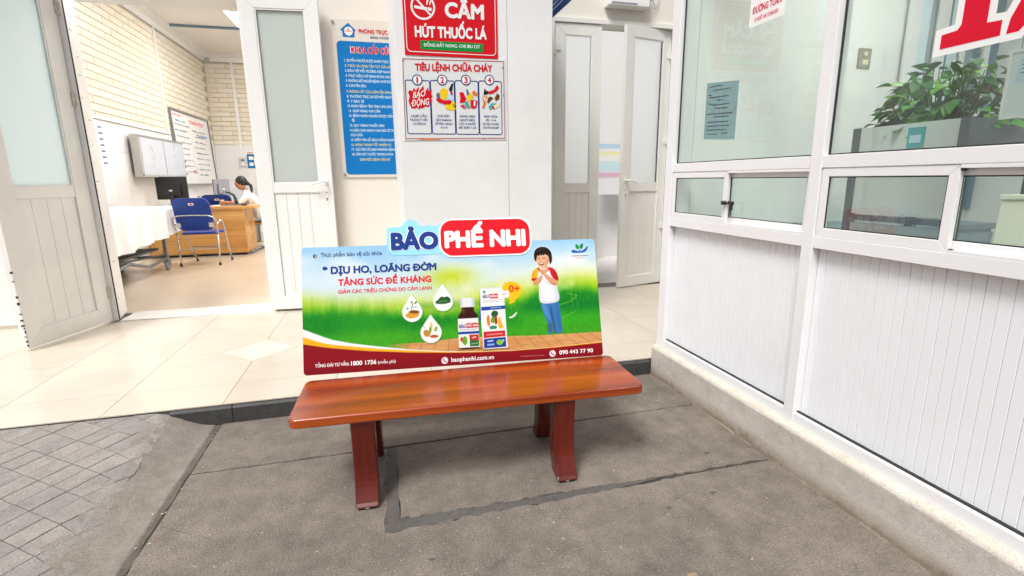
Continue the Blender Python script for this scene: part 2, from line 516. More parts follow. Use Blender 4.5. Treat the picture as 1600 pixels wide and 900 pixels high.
def text(body, u0, v0, u1, h, m, parent, w_=.0012, bold=.02, slant=0.0, rise=0.0, name='lettering', copies=None):
    """Lettering laid flat on its sign (local x, y), capital height h, stretched between u0 and u1; rise tilts the base line.
    The type is emboldened by laying copies of it side by side, each a hair above the last."""
    if not _cap:
        mm = _tmesh("H", 0); ys = [q.co.y for q in mm.vertices]; _cap[0] = (min(ys), max(ys) - min(ys))
    me = _tmesh(body, slant)
    n = len(me.vertices); co = np.empty(n * 3); me.vertices.foreach_get('co', co); co = co.reshape(-1, 3)
    faces = [tuple(p.vertices) for p in me.polygons]
    a, b_ = co[:, 0].min(), co[:, 0].max()
    y0, hh = _cap[0]
    if copies is None: copies = 8 if h > .028 else (4 if h > .016 else 2)
    offs = [(bold * math.cos(2 * PI * (k + .5) / copies), bold * math.sin(2 * PI * (k + .5) / copies)) for k in range(copies)] if copies > 2 else [(-bold, 0), (bold, 0)]
    sx = (u1 - u0) / (b_ - a + 2 * bold); sy = h / (hh + 1.6 * bold)
    V, F = [], []
    for k, (ox, oy) in enumerate(offs):
        x = (co[:, 0] - a + bold + ox) * sx; y = (co[:, 1] - y0 + .8 * bold + oy) * sy
        V.append(np.stack([u0 + x, v0 + y + rise * x / max(1e-6, u1 - u0), np.full(n, w_ + k * .00008)], 1))
        F += [tuple(i + k * n for i in f) for f in faces]
    m2 = bpy.data.meshes.new(name); m2.from_pydata(np.concatenate(V).tolist(), [], F); m2.update()
    return link(name, m2, m, parent)


def shape(poly, w_, m, parent, name='printed_shape', thick=.0004):
    return MB().prism(poly, w_ - thick, w_, XY).build(name, m, parent)


FZ = .108        # level of the tiled floor
YW = 5.05        # front of the back wall
# ================================================================== GROUND
g = MB().sheet([(-60, -60), (60, -60), (60, 60), (-60, 60)], -.014).build('pavement', M_GROUND)
tag(g, 'grey weathered concrete pavement in front of the entrance', None, None, 'structure')
box('joint_bed', -.96, 1.72, -5, 2.93, -.0135, -.0075, M_JOINT, g)


def slab(poly, z=0.0, m=M_GROUND, name='concrete_slab', dz=.012):
    return MB().prism(poly, z - dz, z, XY).build(name, m, g, bevel=.0025, seg=1)


def jag(p0, p1, amp=.004, step=.05, seed=0):
    rr = random.Random(seed); L = math.dist(p0, p1); n = max(2, int(L / step))
    d = ((p1[0] - p0[0]) / L, (p1[1] - p0[1]) / L)
    return [(p0[0] + d[0] * L * k / n - d[1] * (rr.uniform(-amp, amp) if 0 < k < n else 0),
             p0[1] + d[1] * L * k / n + d[0] * (rr.uniform(-amp, amp) if 0 < k < n else 0)) for k in range(n)]


slab(jag((-.915, 2.377), (1.725, 2.392), .003, .06, 1) + [(1.725, 2.392), (1.725, 2.93), (-.915, 2.93)])
slab(jag((.0, 1.805), (1.725, 1.783), .008, .03, 2) + jag((1.725, 1.783), (1.725, 2.384), .001, .3) + jag((1.725, 2.384), (0.004, 2.366), .003, .06, 3) + jag((.004, 2.366), (0, 1.805), .006, .05, 4))
slab(jag((-.915, -5), (1.725, -5), 0, 9) + jag((1.725, -5), (1.725, 1.772), .002, .5, 9) + jag((1.725, 1.772), (1.2, 1.765), .003, .05, 5)
     + jag((1.2, 1.765), (-.06, 1.735), .009, .03, 6) + jag((-.06, 1.735), (-.040, 2.365), .009, .03, 7) + jag((-.048, 2.365), (-.915, 2.368), .003, .06, 8)
     + jag((-.915, 2.368), (-.925, -5), .006, .09, 10))
tar = MB()
tar.sheet(jag((-.066, 1.730), (.9, 1.754), .007, .03, 11) + jag((.9, 1.757), (1.15, 1.778), .002, .05, 12) + jag((1.15, 1.786), (0.0, 1.802), .003, .05, 13)
          + jag((-.003, 1.802), (.002, 2.362), .004, .05, 14) + jag((.002, 2.364), (-.045, 2.362), .002, .02, 15) + jag((-.046, 2.36), (-.058, 1.737), .004, .05, 16), -.002)
tar.build('tar_filler_strip', M_TAR, g)
st = MB()
for k in range(9):          # spilled tar and old stains with ragged outlines
    cx, cy, rr_ = [(.55, 1.19, .05), (.79, 1.20, .032), (1.28, 1.62, .02), (1.05, 1.58, .018), (.1, 1.55, .014), (-.5, 1.5, .016), (1.45, 1.9, .02), (1.2, 2.1, .016), (.45, 2.0, .012)][k]
    q = random.Random(40 + k)
    st.sheet([(cx + rr_ * q.uniform(.6, 1.2) * math.cos(2 * PI * i / 11), cy + rr_ * q.uniform(.35, .7) * math.sin(2 * PI * i / 11)) for i in range(11)], .0012)
tag(st.build('tar_stain', M_TAR, g), kind='stuff')
ck = MB()
for (p0, p1, sd_) in (((-.9, 2.0), (-.6, 1.82), 61), ((.05, 2.36), (.25, 2.15), 64)):
    a_ = jag(p0, p1, .018, .05, sd_) + [p1]
    for k in range(len(a_) - 1):
        w0 = .0016 * (1 - k / len(a_)) + .0004; w1 = .0016 * (1 - (k + 1) / len(a_)) + .0004
        ck.add([(a_[k][0] - w0, a_[k][1], .0009), (a_[k][0] + w0, a_[k][1], .0009), (a_[k + 1][0] + w1, a_[k + 1][1], .0009), (a_[k + 1][0] - w1, a_[k + 1][1], .0009)], [(0, 1, 2, 3)])
tag(ck.build('hairline_cracks', M_JOINT, g), kind='stuff')
rs_ = MB()
q = random.Random(77)
for (cx, cy, rr_) in ((-.36, 1.33, .06), (-.30, 1.36, .03), (.93, 1.25, .022)):
    rs_.sheet([(cx + rr_ * q.uniform(.5, 1.25) * math.cos(2 * PI * i / 13), cy + rr_ * q.uniform(.3, .6) * math.sin(2 * PI * i / 13)) for i in range(13)], .0010)
tag(rs_.build('rust_stain', worn('rust_brown', (.32, .21, .13), (.22, .15, .10), (.36, .27, .19), 3, .4, .85), g), kind='stuff')

# gutter and sloping block ramp on the left
gut = MB().prism(jag((-.96, -5), (-.928, -5), 0, 1) + jag((-.928, -5), (-.922, 2.9), .006, .06, 21) + jag((-.922, 2.9), (-.95, 2.9), 0, 1) + jag((-.95, 2.9), (-.96, -5), .008, .07, 22), -.012, -.005, XY)
gut.build('gutter_strip', worn('gutter_dirt', (.13, .112, .094), (.06, .052, .045), (.21, .185, .155), 4.0, .6, .9), g)


def ramp_z(x, y):
    up = max(0.0, min(1.0, (y - .6) / 2.29)) * .100
    side = max(0.0, min(1.0, (-.945 - x) / .30))
    side = side * side * (3 - 2 * side)
    return -.006 + (up + .004) * side


ramp = tag(bpy.data.objects.new('ramp', None), 'grey concrete ramp scored with crossing grooves, left of the bench', 'ramp')
COL.objects.link(ramp)
rb = MB()
NX, NY = 110, 90
X0, X1, Y0, Y1 = -5.0, -.94, -4.0, 2.895
xs = [X1 - (X1 - X0) * (k / NX) ** 2 for k in range(NX + 1)]
ys = [Y1 - (Y1 - Y0) * (k / NY) ** 1.5 for k in range(NY + 1)]
rb.add([(x, y, ramp_z(x, y) - .013) for y in ys for x in xs], [(j * (NX + 1) + i, j * (NX + 1) + i + 1, (j + 1) * (NX + 1) + i + 1, (j + 1) * (NX + 1) + i) for j in range(NY) for i in range(NX)])
rb.build('ramp_bed', mat('groove_dirt', (.13, .115, .10), .9, var=.3, vscale=9), ramp, smooth=True)


def clip(poly, a, b, c):       # keep a*x+b*y<=c
    out = []
    for i in range(len(poly)):
        p, q = poly[i], poly[(i + 1) % len(poly)]
        dp, dq = a * p[0] + b * p[1] - c, a * q[0] + b * q[1] - c
        if dp <= 0: out.append(p)
        if (dp < 0 < dq) or (dq < 0 < dp):
            t = dp / (dp - dq); out.append((p[0] + t * (q[0] - p[0]), p[1] + t * (q[1] - p[1])))
    return out


d1 = (math.cos(R(-36)), math.sin(R(-36))); d2 = (math.cos(R(55)), math.sin(R(55)))
S1, S2 = .127, .098
O1 = (-1.878, 2.812)
cells = []
for i in range(-26, 30):
    for j in range(-20, 30):
        q = random.Random(i * 97 + j)
        gw = .0034
        c4 = []
        for (a, b_) in ((0, 0), (1, 0), (1, 1), (0, 1)):
            aa = (i + a) * S2 + (gw if a == 0 else -gw) * .5; bb = (j + b_) * S1 + (gw if b_ == 0 else -gw) * .5
            c4.append((O1[0] + d1[0] * aa + d2[0] * bb, O1[1] + d1[1] * aa + d2[1] * bb))
        # grooves fade out into a smooth apron beside the gutter
        c4 = clip(c4, 1, .05, -1.13 + .05 * 2.5 + q.uniform(-.012, .012)); c4 = clip(c4, 0, 1, 2.893) if c4 else c4
        c4 = clip(c4, -1, 0, 3.2) if c4 else c4
        c4 = clip(c4, 0, -1, -.55) if c4 else c4
        if len(c4) >= 3:
            cells.append((c4, q))
rest = MB()
cells.sort(key=lambda c: math.dist(c[0][0], (-1.3, 1.9)))
for k, (c4, q) in enumerate(cells):
    dzz = q.uniform(-.0012, .0012)
    vs = [(p[0], p[1], ramp_z(*p) + dzz) for p in c4] + [(p[0], p[1], ramp_z(*p) - .016) for p in c4]
    n = len(c4)
    fs = [tuple(range(n))] + [(i, n + i, n + (i + 1) % n, (i + 1) % n) for i in range(n)]
    if k < 290:
        MB().add(vs, fs).build('paving_block', q.choice((M_RAMP, M_RAMP, M_RAMP2)), ramp, bevel=.0015, seg=1)
    else:
        rest.add(vs, fs)
if rest.v:
    tag(rest.build('paving_blocks_far', M_RAMP, ramp), kind='stuff')
ap = MB()
nx, ny = 26, 150
q = random.Random(5)
ph_a = [q.uniform(0, 6) for _ in range(6)]
vs = []
for j in range(ny + 1):
    y = 2.893 - 6.4 * j / ny
    wob = .025 * math.sin(y * 7 + ph_a[0]) + .018 * math.sin(y * 17 + ph_a[1]) + .012 * math.sin(y * 33 + ph_a[2])
    xl = -1.215 - .06 * (y - 2.5) + wob
    for i in range(nx + 1):
        t = i / nx
        x = xl + (-.942 - xl) * t
        # a thin smear that runs out over the blocks on its left, and drops to the gutter on its right
        lift = -.0045 + .0080 * min(1, t / .6) + .0030 * math.sin(x * 60 + y * 23) * math.sin(y * 41 + x * 17) - (.012 if i == nx else 0)
        vs.append((x, y, ramp_z(x, y) + lift + q.uniform(-.0007, .0007)))
ap.add(vs, [(j * (nx + 1) + i, j * (nx + 1) + i + 1, (j + 1) * (nx + 1) + i + 1, (j + 1) * (nx + 1) + i) for j in range(ny) for i in range(nx)])
ap.build('smooth_apron', worn('apron_concrete', (.27, .235, .20), (.15, .128, .105), (.36, .32, .28), 1.6, .6, .85, pale=(.40, .36, .32)), ramp, smooth=True)

# litter: dry leaf scraps and paper crumbs
lt = MB()
q = random.Random(11)
for k in range(170):
    x, y = q.uniform(-.85, 1.6), q.uniform(.6, 2.8)
    if q.random() < .25: x, y = q.gauss(-.92, .025), q.uniform(1.2, 2.85)
    s = q.choice([.002, .003, .003, .004, .007]); a = q.uniform(0, PI)
    ca, sa = math.cos(a), math.sin(a)
    lt.add([(x + ca * u * s - sa * v * s, y + sa * u * s + ca * v * s, .002 + hgt) for u, v, hgt in ((-1, 0, 0), (0, -.45, .002), (1.1, 0, .001), (0, .45, .003))], [(0, 1, 2), (0, 2, 3)])
tag(lt.build('litter', mat('pale_litter', (.62, .54, .40), .8, col2=(.42, .32, .18), vscale=5, coords='Generated')), 'tiny pale leaf and paper scraps scattered on the grey pavement', None, None, 'stuff')

# ================================================================== FLOOR, CURB, THRESHOLD
fl = box('porch_floor', -6.0, 6.5, 2.905, 5.3, -.01, FZ - .004, M_GROUT)
tag(fl, 'beige tiled floor of the entrance porch', None, None, 'structure')
TX, TY, GX, GY = .5825, .638, -.907, 3.846
dia = .247


def tile_obj(poly, m, name='floor_tile', z=FZ):
    MB().prism(poly, z - .006, z, XY).build(name, m, fl)


for i in range(-5, 8):
    for j in range(-2, 3):
        x0, x1 = GX + TX * i, GX + TX * (i + 1)
        y0, y1 = GY + TY * j, GY + TY * (j + 1)
        y0_, y1_ = max(y0, 2.897), min(y1, YW + .02)
        if y1_ - y0_ < .03: continue
        gw = .0015
        p = [(x0 + gw, y0_ + gw), (x1 - gw, y0_ + gw), (x1 - gw, y1_ - gw), (x0 + gw, y1_ - gw)]
        for (cx, cy) in ((GX, GY),):
            if max(abs(x0 - cx), abs(x1 - cx)) < 1.3 and max(abs(y0 - cy), abs(y1 - cy)) < 1.3:
                # cut away the corner under a lozenge insert
                sx = 1 if (x0 + x1) / 2 > cx else -1; sy = 1 if (y0 + y1) / 2 > cy else -1
                p = clip(p, -sx, -sy, -(sx * cx + sy * cy) - dia - .002) or p
        tile_obj(p, (M_TILE, M_TILE2)[(i * 7 + j * 3) % 3 == 0])
for (cx, cy) in ((GX, GY),):
    dd = dia - .0035
    tile_obj([(cx - dd, cy), (cx, cy - dd), (cx + dd, cy), (cx, cy + dd)], M_INSERT, 'lozenge_tile')
cb = thing('curb', 'dark granite kerb step between pavement and beige tiled floor', 'kerb')
for a, b_ in ((-1.16, -.86), (-.857, .05), (.053, .95), (.953, 1.70)):
    MB().prism([(2.878, -.012), (2.878, FZ - .022), (2.888, FZ - .009), (2.904, FZ - .009), (2.904, -.012)], a, b_, lambda p, q_, w_: (w_, p, q_)).build('kerb_stone', M_CURB, cb, bevel=.002, seg=1)
th = box('threshold', -2.285, -1.005, YW - .022, 5.34, FZ - .02, FZ + .012, M_MARBLE, None, .003)
tag(th, 'white marble threshold under the open double door', 'threshold')

# ================================================================== WALLS
bw = thing('back_wall', 'cream painted wall behind the pillar with the two doorways', 'wall')
bw["kind"] = 'structure'
DX0, DX1, DT = -2.39, -1.0, 2.825
RX0, RX1, RT = 1.755, 3.10, 2.80
box('wall_section', -6.0, DX0, YW, 5.385, FZ - .01, 3.9, M_WHITEWALL, bw)
box('wall_section', DX1, .95, YW, 5.33, FZ - .01, 3.9, M_WALL, bw)
box('wall_section', .95, RX0 - .02, YW, 5.33, FZ - .01, 3.15, M_WALL, bw)
box('wall_section', RX1 + .02, 6.5, YW + .03, 5.33, FZ - .01, 3.15, M_WALLR, bw)
box('lintel', DX0, DX1, YW, 5.33, DT, 3.9, M_WALL, bw)
box('lintel', RX0 - .02, RX1 + .02, YW + .03, 5.33, RT + .02, 3.15, M_WALLR, bw)
box('skirting', -6.0, DX0 - .02, YW - .008, YW, FZ, FZ + .03, mat('dirty_skirting', (.55, .5, .44), .7, var=.3, vscale=7), bw)

pl = thing('pillar', 'wide white painted pillar carrying the red and the silver sign', 'pillar')
PX0, PX1, PY = .172, 1.305, 3.80
box('pillar_core', PX0 + .003, PX1, PY + .004, YW - .002, FZ - .005, 3.12, M_PILLAR, pl, .004)
box('cladding_sheet', PX0, .963, PY - .004, PY + .0035, FZ + .0, 3.11, M_PILLAR, pl, .0015)
box('cladding_sheet', .9665, PX1 + .002, PY - .002, PY + .0035, FZ + .0, 3.11, M_PILLAR, pl, .0015)

# white reveal lining and head of the left doorway
lf = thing('door_frame', 'white metal door frame around the open left doorway', 'door frame')
MB().prism([(-2.345, YW - .02), (-2.288, YW - .02), (-2.376, 5.39), (-2.43, 5.39), (-2.3895, YW + .02), (-2.3895, YW - .001)][:4] , FZ + .012, DT, XY).build('jamb', M_DOORB, lf, bevel=.003)
box('jamb', -1.048, -1.0, YW - .018, 5.345, FZ + .012, DT, M_DOORB, lf, .003)
box('head', -2.33, -1.048, YW - .018, 5.345, DT - .045, DT + .03, M_DOOR, lf, .003)
MB().prism([(-2.291, YW - .0215), (-2.284, YW - .0215), (-2.2875, YW - .004), (-2.294, YW - .004)], FZ + .02, DT - .046, XY).build('seal', M_GASKET, lf)
for k, z in enumerate((.30, .62, .95, 1.32, 1.62, 1.83, 1.99, 2.18, 2.33, 2.51)):
    ya = 5.10 + .06 * (k % 3); yb = ya + .03 + .04 * (k % 2); jx = lambda y_: -2.288 - .088 * (y_ - 5.03) / .36
    MB().prism([(jx(ya) - .001, ya), (jx(ya) + .001, ya), (jx(yb) + .001, yb), (jx(yb) - .001, yb)], z, z + .005, XY).build('scratch', M_GASKET, lf)


def door_leaf(name, label, cat, W, H, mtx, m, mg, zmid, gl, stile=.105, slats=4, handle=None, hinges=(), hinge_side=0, bottom=.115, th_=.045, dirty=False, group=None, dy=0):
    """Leaf in its own frame: x from 0 to W, front face at -y, z from its foot.  Mitred profiles, pane, boards, hinges, lever."""
    d = thing(name, label, cat, mtx=mtx, group=group)
    f, b_ = -th_ / 2, th_ / 2
    s, t_, bt = stile, .105, bottom
    MB().prism([(0, 0), (s, bt), (s, H - t_), (0, H)], f, b_, XZ).build('stile', m, d, bevel=.003)
    MB().prism([(W, 0), (W, H), (W - s, H - t_), (W - s, bt)], f, b_, XZ).build('stile', m, d, bevel=.003)
    MB().prism([(0, 0), (W, 0), (W - s, bt), (s, bt)], f, b_, XZ).build('bottom_rail', m, d, bevel=.003)
    MB().prism([(0, H), (s, H - t_), (W - s, H - t_), (W, H)], f, b_, XZ).build('top_rail', m, d, bevel=.003)
    MB().prism([(s, zmid), (W - s, zmid), (W - s, zmid + .085), (s, zmid + .085)], f + .003, b_ - .003, XZ).build('middle_rail', m, d, bevel=.003)
    gz0, gz1 = zmid + .085, H - t_
    gs = MB()
    e, k = .006, .012
    for yy in (f + .010, b_ - .016):
        for (x0, x1, z0, z1) in ((s, W - s, gz0, gz0 + e), (s, W - s, gz1 - e, gz1), (s, s + e, gz0 + e, gz1 - e), (W - s - e, W - s, gz0 + e, gz1 - e)):
            gs.box(x0, x1, yy, yy + .006, z0, z1)
    gs.build('gasket', M_GASKET, d)
    bd = MB()
    for (x0, x1, z0, z1) in ((s, s + k, gz0, gz1), (W - s - k, W - s, gz0, gz1), (s + k, W - s - k, gz0, gz0 + k), (s + k, W - s - k, gz1 - k, gz1)):
        bd.box(x0, x1, f + .004, f + .0095, z0, z1)
    bd.build('glazing_bead', m, d)
    box('pane', s, W - s, -.003, .003, gz0, gz1, mg, d)
    wv = (W - 2 * s) / slats
    for i in range(slats):
        box('board', s + wv * i + .0012, s + wv * (i + 1) - .0012, -.009, .009, bt - .002, zmid + .002, m, d, .0015)
    box('board_backing', s, W - s, -.004, .004, bt, zmid, M_GROOVE, d)
    for z in hinges:
        hx = -.008 if hinge_side == 0 else W + .008
        hg = MB()
        if hinge_side == 2:
            hg.box(W - .012, W + .050, f - .012, f - .0005, z, z + .10); hg.box(W + .018, W + .026, f - .016, f - .012, z, z + .10); hg.build('hinge', mat('worn_hinge', (.60, .56, .47), .6, var=.35, vscale=40, bump=.1), d, bevel=.002); continue
        if hinge_side == 0:
            hg.box(-.03, .05, f - .012, f - .001, z, z + .055)
        else:
            hg.box(W - .05, W + .03, f - .012, f - .001, z, z + .055)
        hg.tube([(hx, f - .012, z - .035), (hx, f - .012, z + .075)], .010, 10)
        hg.build('hinge', M_DOORC if m is M_DOORC else mat('worn_hinge', (.52, .48, .40), .6, var=.4, vscale=60, bump=.1), d, bevel=.002)
    if handle:
        hx, hz, dirn = handle
        hd = MB().prism(circ(hx, hz, .022, 18, .032), f - .008, f - .0005, XZ)
        hd.tube([(hx, f - .006, hz), (hx, f - .045, hz), (hx + dirn * .012, f - .056, hz), (hx + dirn * .07, f - .056, hz - .012), (hx + dirn * .128, f - .052, hz - .03)], [.010, .009, .010, .0095, .008], 10)
        hd.build('handle', M_WHITEP if m is not M_DOORC else M_DOORC, d, smooth=False, bevel=.002)
        kp = MB().prism(rrect(hx - .014, hx + .014, hz - .20, hz - .115, .013), f - .005, f - .0005, XZ).build('lock_plate', M_DOORC if m is M_DOORC else M_WHITEP, d, bevel=.001)
        MB().prism(circ(hx, hz - .155, .007, 12), f - .0062, f - .0049, XZ).prism([(hx - .003, hz - .175), (hx + .003, hz - .175), (hx + .003, hz - .157), (hx - .003, hz - .157)], f - .0062, f - .0049, XZ).build('keyhole', M_BLACKP, kp)
        MB().prism(circ(hx, hz - .098, .005, 10), f - .0015, f - .0004, XZ).build('screw_hole', M_BLACKP, d)
    return d


# left leaf: hinged on the left jamb, swung out towards the camera; its room face is seen
ax = Vector((-2.352 - -2.566, 5.022 - 4.285, 0)); LA = ax.length
mA = Matrix.Translation((-2.566, 4.285, FZ + .018)) @ Matrix.Rotation(math.atan2(ax.y, ax.x), 4, 'Z')
dA = door_leaf('door', 'white open door leaf at far left with worn hinges, swung out over the porch', 'door', LA, 2.66, mA, M_DOOR, M_FROST, 1.075, 0, stile=.135, hinges=(.20, 1.79, 2.46), hinge_side=2, bottom=.13)
chp = MB()
q = random.Random(3)
for k in range(12):
    z = [.02, .05, .09, .12, .15, .17, .21, .26, .33, .38, .50, .56][k]
    chp.box(-.0012, .006, -.0235, -.0225 + q.uniform(.004, .02), z, z + q.uniform(.006, .022))
chp.build('chipped_paint', M_GASKET, dA)
# second leaf: swung right round, nearly flat against the wall
ax = Vector((-.412 - -1.022, 4.962 - 5.018, 0))
mB = Matrix.Translation((-1.022, 5.018, FZ + .02)) @ Matrix.Rotation(math.atan2(ax.y, ax.x), 4, 'Z')
door_leaf('door', 'white door leaf with lever handle folded back beside the blue notice board', 'door', ax.length + .012, 2.70, mB, M_DOORB, M_FROSTB, 1.075, 0, stile=.112, handle=(ax.length - .045, 1.172, -1), hinges=(), bottom=.125)
edge = box('lock_edge_strip', -.412 + .001, -.402, 4.975, 5.0, FZ + .03, 2.8, M_STEEL, None, .002)
edge.parent = bpy.data.objects['door.001']; edge.matrix_parent_inverse = mB.inverted()
dk = MB()
for z in (2.55, 1.95, 1.73, 1.28, 1.2, 1.05, .8, .74):
    dk.box(-.403, -.4005, 4.979, 4.992, z, z + .03)
e2 = dk.build('lock_slot', M_BLACKP, bpy.data.objects['door.001']); e2.matrix_parent_inverse = mB.inverted()

# right-hand double door in the passage
rf = thing('door_frame', 'cream door frame of the narrow double door right of the pillar', 'door frame')
box('jamb', RX0 - .02, RX0 + .012, YW + .0, 5.20, FZ, RT, M_DOORC, rf, .003)
box('jamb', RX1 - .012, RX1 + .02, YW + .0, 5.20, FZ, RT, M_DOORC, rf, .003)
box('head', RX0 - .02, RX1 + .02, YW + .0, 5.20, RT, RT + .045, M_DOORC, rf, .003)
mC = Matrix.Translation((1.772, 5.085, FZ + .012))
door_leaf('door', 'cream narrow closed leaf with frosted pane, left one of the passage double door', 'door', .497, 2.672, mC, M_DOORC, M_FROSTC, 1.035, 0, stile=.105, slats=4, hinges=(.62, 1.54, 2.42), hinge_side=0, bottom=.115)
ax = Vector((3.075 - 2.485, 5.13 - 4.985, 0))
mD = Matrix.Translation((2.485, 4.985, FZ + .012)) @ Matrix.Rotation(math.atan2(ax.y, ax.x), 4, 'Z')
door_leaf('door', 'cream narrow leaf standing ajar with a lever handle, right one of the passage double door', 'door', ax.length, 2.672, mD, M_DOORC, M_FROSTC, 1.035, 0, stile=.105, slats=4, handle=(.05, 1.155, 1), hinges=(.62, 1.54, 2.40), hinge_side=1, bottom=.115)

# what the frosted panes and the gap look out on
ry = MB().sheet([(-1, 5.34), (9, 5.34), (9, 11.9), (-1, 11.9)], .03).build('rear_yard', mat('pale_concrete', (.70, .69, .66), .8, var=.15, vscale=2))
tag(ry, 'pale concrete yard behind the passage door', None, None, 'structure')
rw = box('yard_bounce_wall', 1.2, 12, 7.6, 7.8, .03, 6.0, M_WHITEWALL); tag(rw, 'white yard wall in the door gap, made tall and near to brighten the frosted panes', 'wall')  # invented wall, set tall and close so sunlight off it brightens the panes
pz = thing('poster_stand', 'coloured poster stand glimpsed through the gap of the passage door', 'poster stand', (3.50, 7.35, .50))
box('stand_leg', -.28, -.24, -.02, .02, -.49, 1.3, M_STEEL, pz); box('stand_leg', .24, .28, -.02, .02, -.49, 1.3, M_STEEL, pz)
for k, (z0, z1, mm) in enumerate(((.55, .72, P_WHITE), (.72, .80, P_WHITE), (.82, .88, flat('print_magenta', 'e0b4cb')), (.90, 1.05, flat('print_cyan', 'c9e3e9')), (1.05, 1.14, P_WHITE), (1.14, 1.19, flat('print_lemon', 'ece9b4')), (1.24, 1.31, P_PALEBLUE))):
    box('poster_band', -.3, .3, -.035, -.022, z0, z1 - .002, mm, pz)

# blue hanging sign and small white ceiling box up in the passage
hsn = thing('hanging_sign', 'dark blue hanging sign with white line print, overhead right of the pillar', 'sign', mtx=frame((1.5, 4.95, 2.63), (0, -1, 0), (0, 0, 1)))
MB().prism([(0, 0), (1.9, 0), (1.9, .5), (0, .5)], -.02, 0, XY).build('sign_panel', flat('print_sign_blue', '1c3f86'), hsn, bevel=.003)
lnb = MB()
for k in range(4):
    lnb.prism([(.05, .04 + .034 * k), (1.85, .04 + .034 * k), (1.85, .05 + .034 * k), (.05, .05 + .034 * k)], .0003, .0012, XY)
lnb.build('printed_line', P_PALEBLUE, hsn)
for xx in (.3, 1.6):
    MB().tube([(xx, .5, -.01), (xx, 1.0, -.01)], .006, 6).build('hanging_rod', M_STEEL, hsn)
wb_ = thing('wall_box', 'white box on the wall above the passage door', 'wall box', (2.29, YW + .03, 2.955))
box('box_body', 0, .44, -.12, 0, 0, .26, M_WHITEP, wb_, .008)
box('box_grille', .03, .30, -.1225, -.1205, .015, .03, M_GREYP, wb_)
MB().tube([(.44, -.05, .08), (.52, -.03, .1), (.56, -.02, .02), (.60, -.015, .12)], .004, 6).build('box_cable', M_GREYP, wb_)

# ================================================================== ROOM BEYOND THE LEFT DOORWAY
RXL, RYB, RZC = -3.64, 13.5, 4.08
rfl = MB().sheet([(-3.9, 5.335), (.95, 5.335), (.95, 13.8), (-3.9, 13.8)], FZ).build('room_floor', M_ROOMFLOOR)
tag(rfl, 'shiny beige floor of the treatment room', None, None, 'structure')
rc = box('room_ceiling', -3.95, 1.15, 5.335, 13.9, RZC + .06, RZC + .2, M_CEIL); tag(rc, 'cream ceiling of the treatment room', None, None, 'structure')
wl = thing('brick_wall', 'left room wall of cream bricks above white tiles', 'wall')
wl["kind"] = 'structure'
box('wall_core', RXL - .30, RXL - .012, 5.335, RYB + .3, FZ - .01, RZC + .08, M_MORTAR, wl)
wk = thing('brick_wall', 'end wall of the room, cream bricks above white tiles', 'wall')
wk["kind"] = 'structure'
box('wall_core', RXL - .011, 1.15, RYB + .012, RYB + .3, FZ - .01, RZC + .08, M_MORTAR, wk)
box('wall_section', .95, 1.15, 5.39, RYB + .011, FZ - .01, RZC + .08, M_WHITEWALL, tag(thing('room_side_wall', 'white side wall of the room out of view', 'wall')))
fw = box('front_wall_inside', -3.9, .95, 5.332, 5.3345, 3.9, RZC + .07, M_WHITEWALL, bw)
BZ0, CH, BL = 2.165, .1045, .43
nC = 17
bm_ = {}


def brick_mesh(L, kind):
    key = (round(L, 3), kind)
    if key not in bm_:
        me = bpy.data.meshes.new('brick')
        h = CH - .010; d = .016; e = .003
        b_ = MB()
        b_.add([(0, 0, 0), (L, 0, 0), (L, 0, h), (0, 0, h), (e, d, e), (L - e, d, e), (L - e, d, h - e), (e, d, h - e)],
               [(4, 5, 6, 7), (0, 1, 5, 4), (1, 2, 6, 5), (2, 3, 7, 6), (3, 0, 4, 7)])
        me.from_pydata(b_.v, [], b_.f); me.update()
        me.materials.append(M_BRICK[kind]); bm_[key] = me
    return bm_[key]


q = random.Random(2)
nb = 0
restb = MB()
for c in range(nC):
    off = (c % 2) * BL * .5
    y = RYB - off
    first = True
    z = BZ0 + c * CH
    while y > 7.0:
        L = BL - .008
        # only the bricks the doorway can show, a margin added
        if y - BL > 7.1 - 0:
            if nb < 296:
                o = link('brick', brick_mesh(L, q.choice((0, 0, 1, 1, 2))), None, wl)
                o.location = (RXL - .012, y - BL, z); o.rotation_euler = (0, 0, R(90)); o.scale = (1, -1, 1)
                nb += 1
            else:
                restb.box(RXL - .012, RXL + .004, y - BL, y - BL + L, z, z + CH - .01)
        y -= BL
if restb.v:
    tag(restb.build('bricks_near_door', M_BRICK[0], wl), kind='stuff')
for c in range(nC):
    x = RXL + .004 - (c % 2) * BL * .5
    z = BZ0 + c * CH
    while x < -1.9:
        a = max(x, RXL + .006)
        o = link('brick', brick_mesh(BL - .008 - (a - x), q.choice((0, 1, 2, 2))), None, wk)
        o.location = (a, RYB + .012, z); o.scale = (1, -1, 1)
        x += BL
box('brick_band', -1.9, .949, RYB + .0, RYB + .0115, BZ0, RZC, M_BRICK[2], wk)
tz = [FZ + .002, .52, .93, 1.34, 1.75, 2.160]
for j in range(5):
    y = 6.9
    while y < RYB - .02:
        y2 = min(y + .42, RYB - .005)
        box('wall_tile', RXL - .0115, RXL + .004, y + .0012, y2 - .0012, tz[j] + .0012, tz[j + 1] - .0012, M_WTILE, wl)
        y += .42
    x = RXL + .006
    while x < -1.9:
        box('wall_tile', x + .0012, x + .42 - .0012, RYB - .002, RYB + .0115, tz[j] + .0012, tz[j + 1] - .0012, M_WTILE, wk)
        x += .42
box('tile_section', -1.86, .949, RYB, RYB + .0115, FZ, 2.16, M_WTILE, wk)
box('wall_section', RXL - .0115, RXL + .003, 5.34, 6.89, FZ, RZC, M_WHITEWALL, wl)
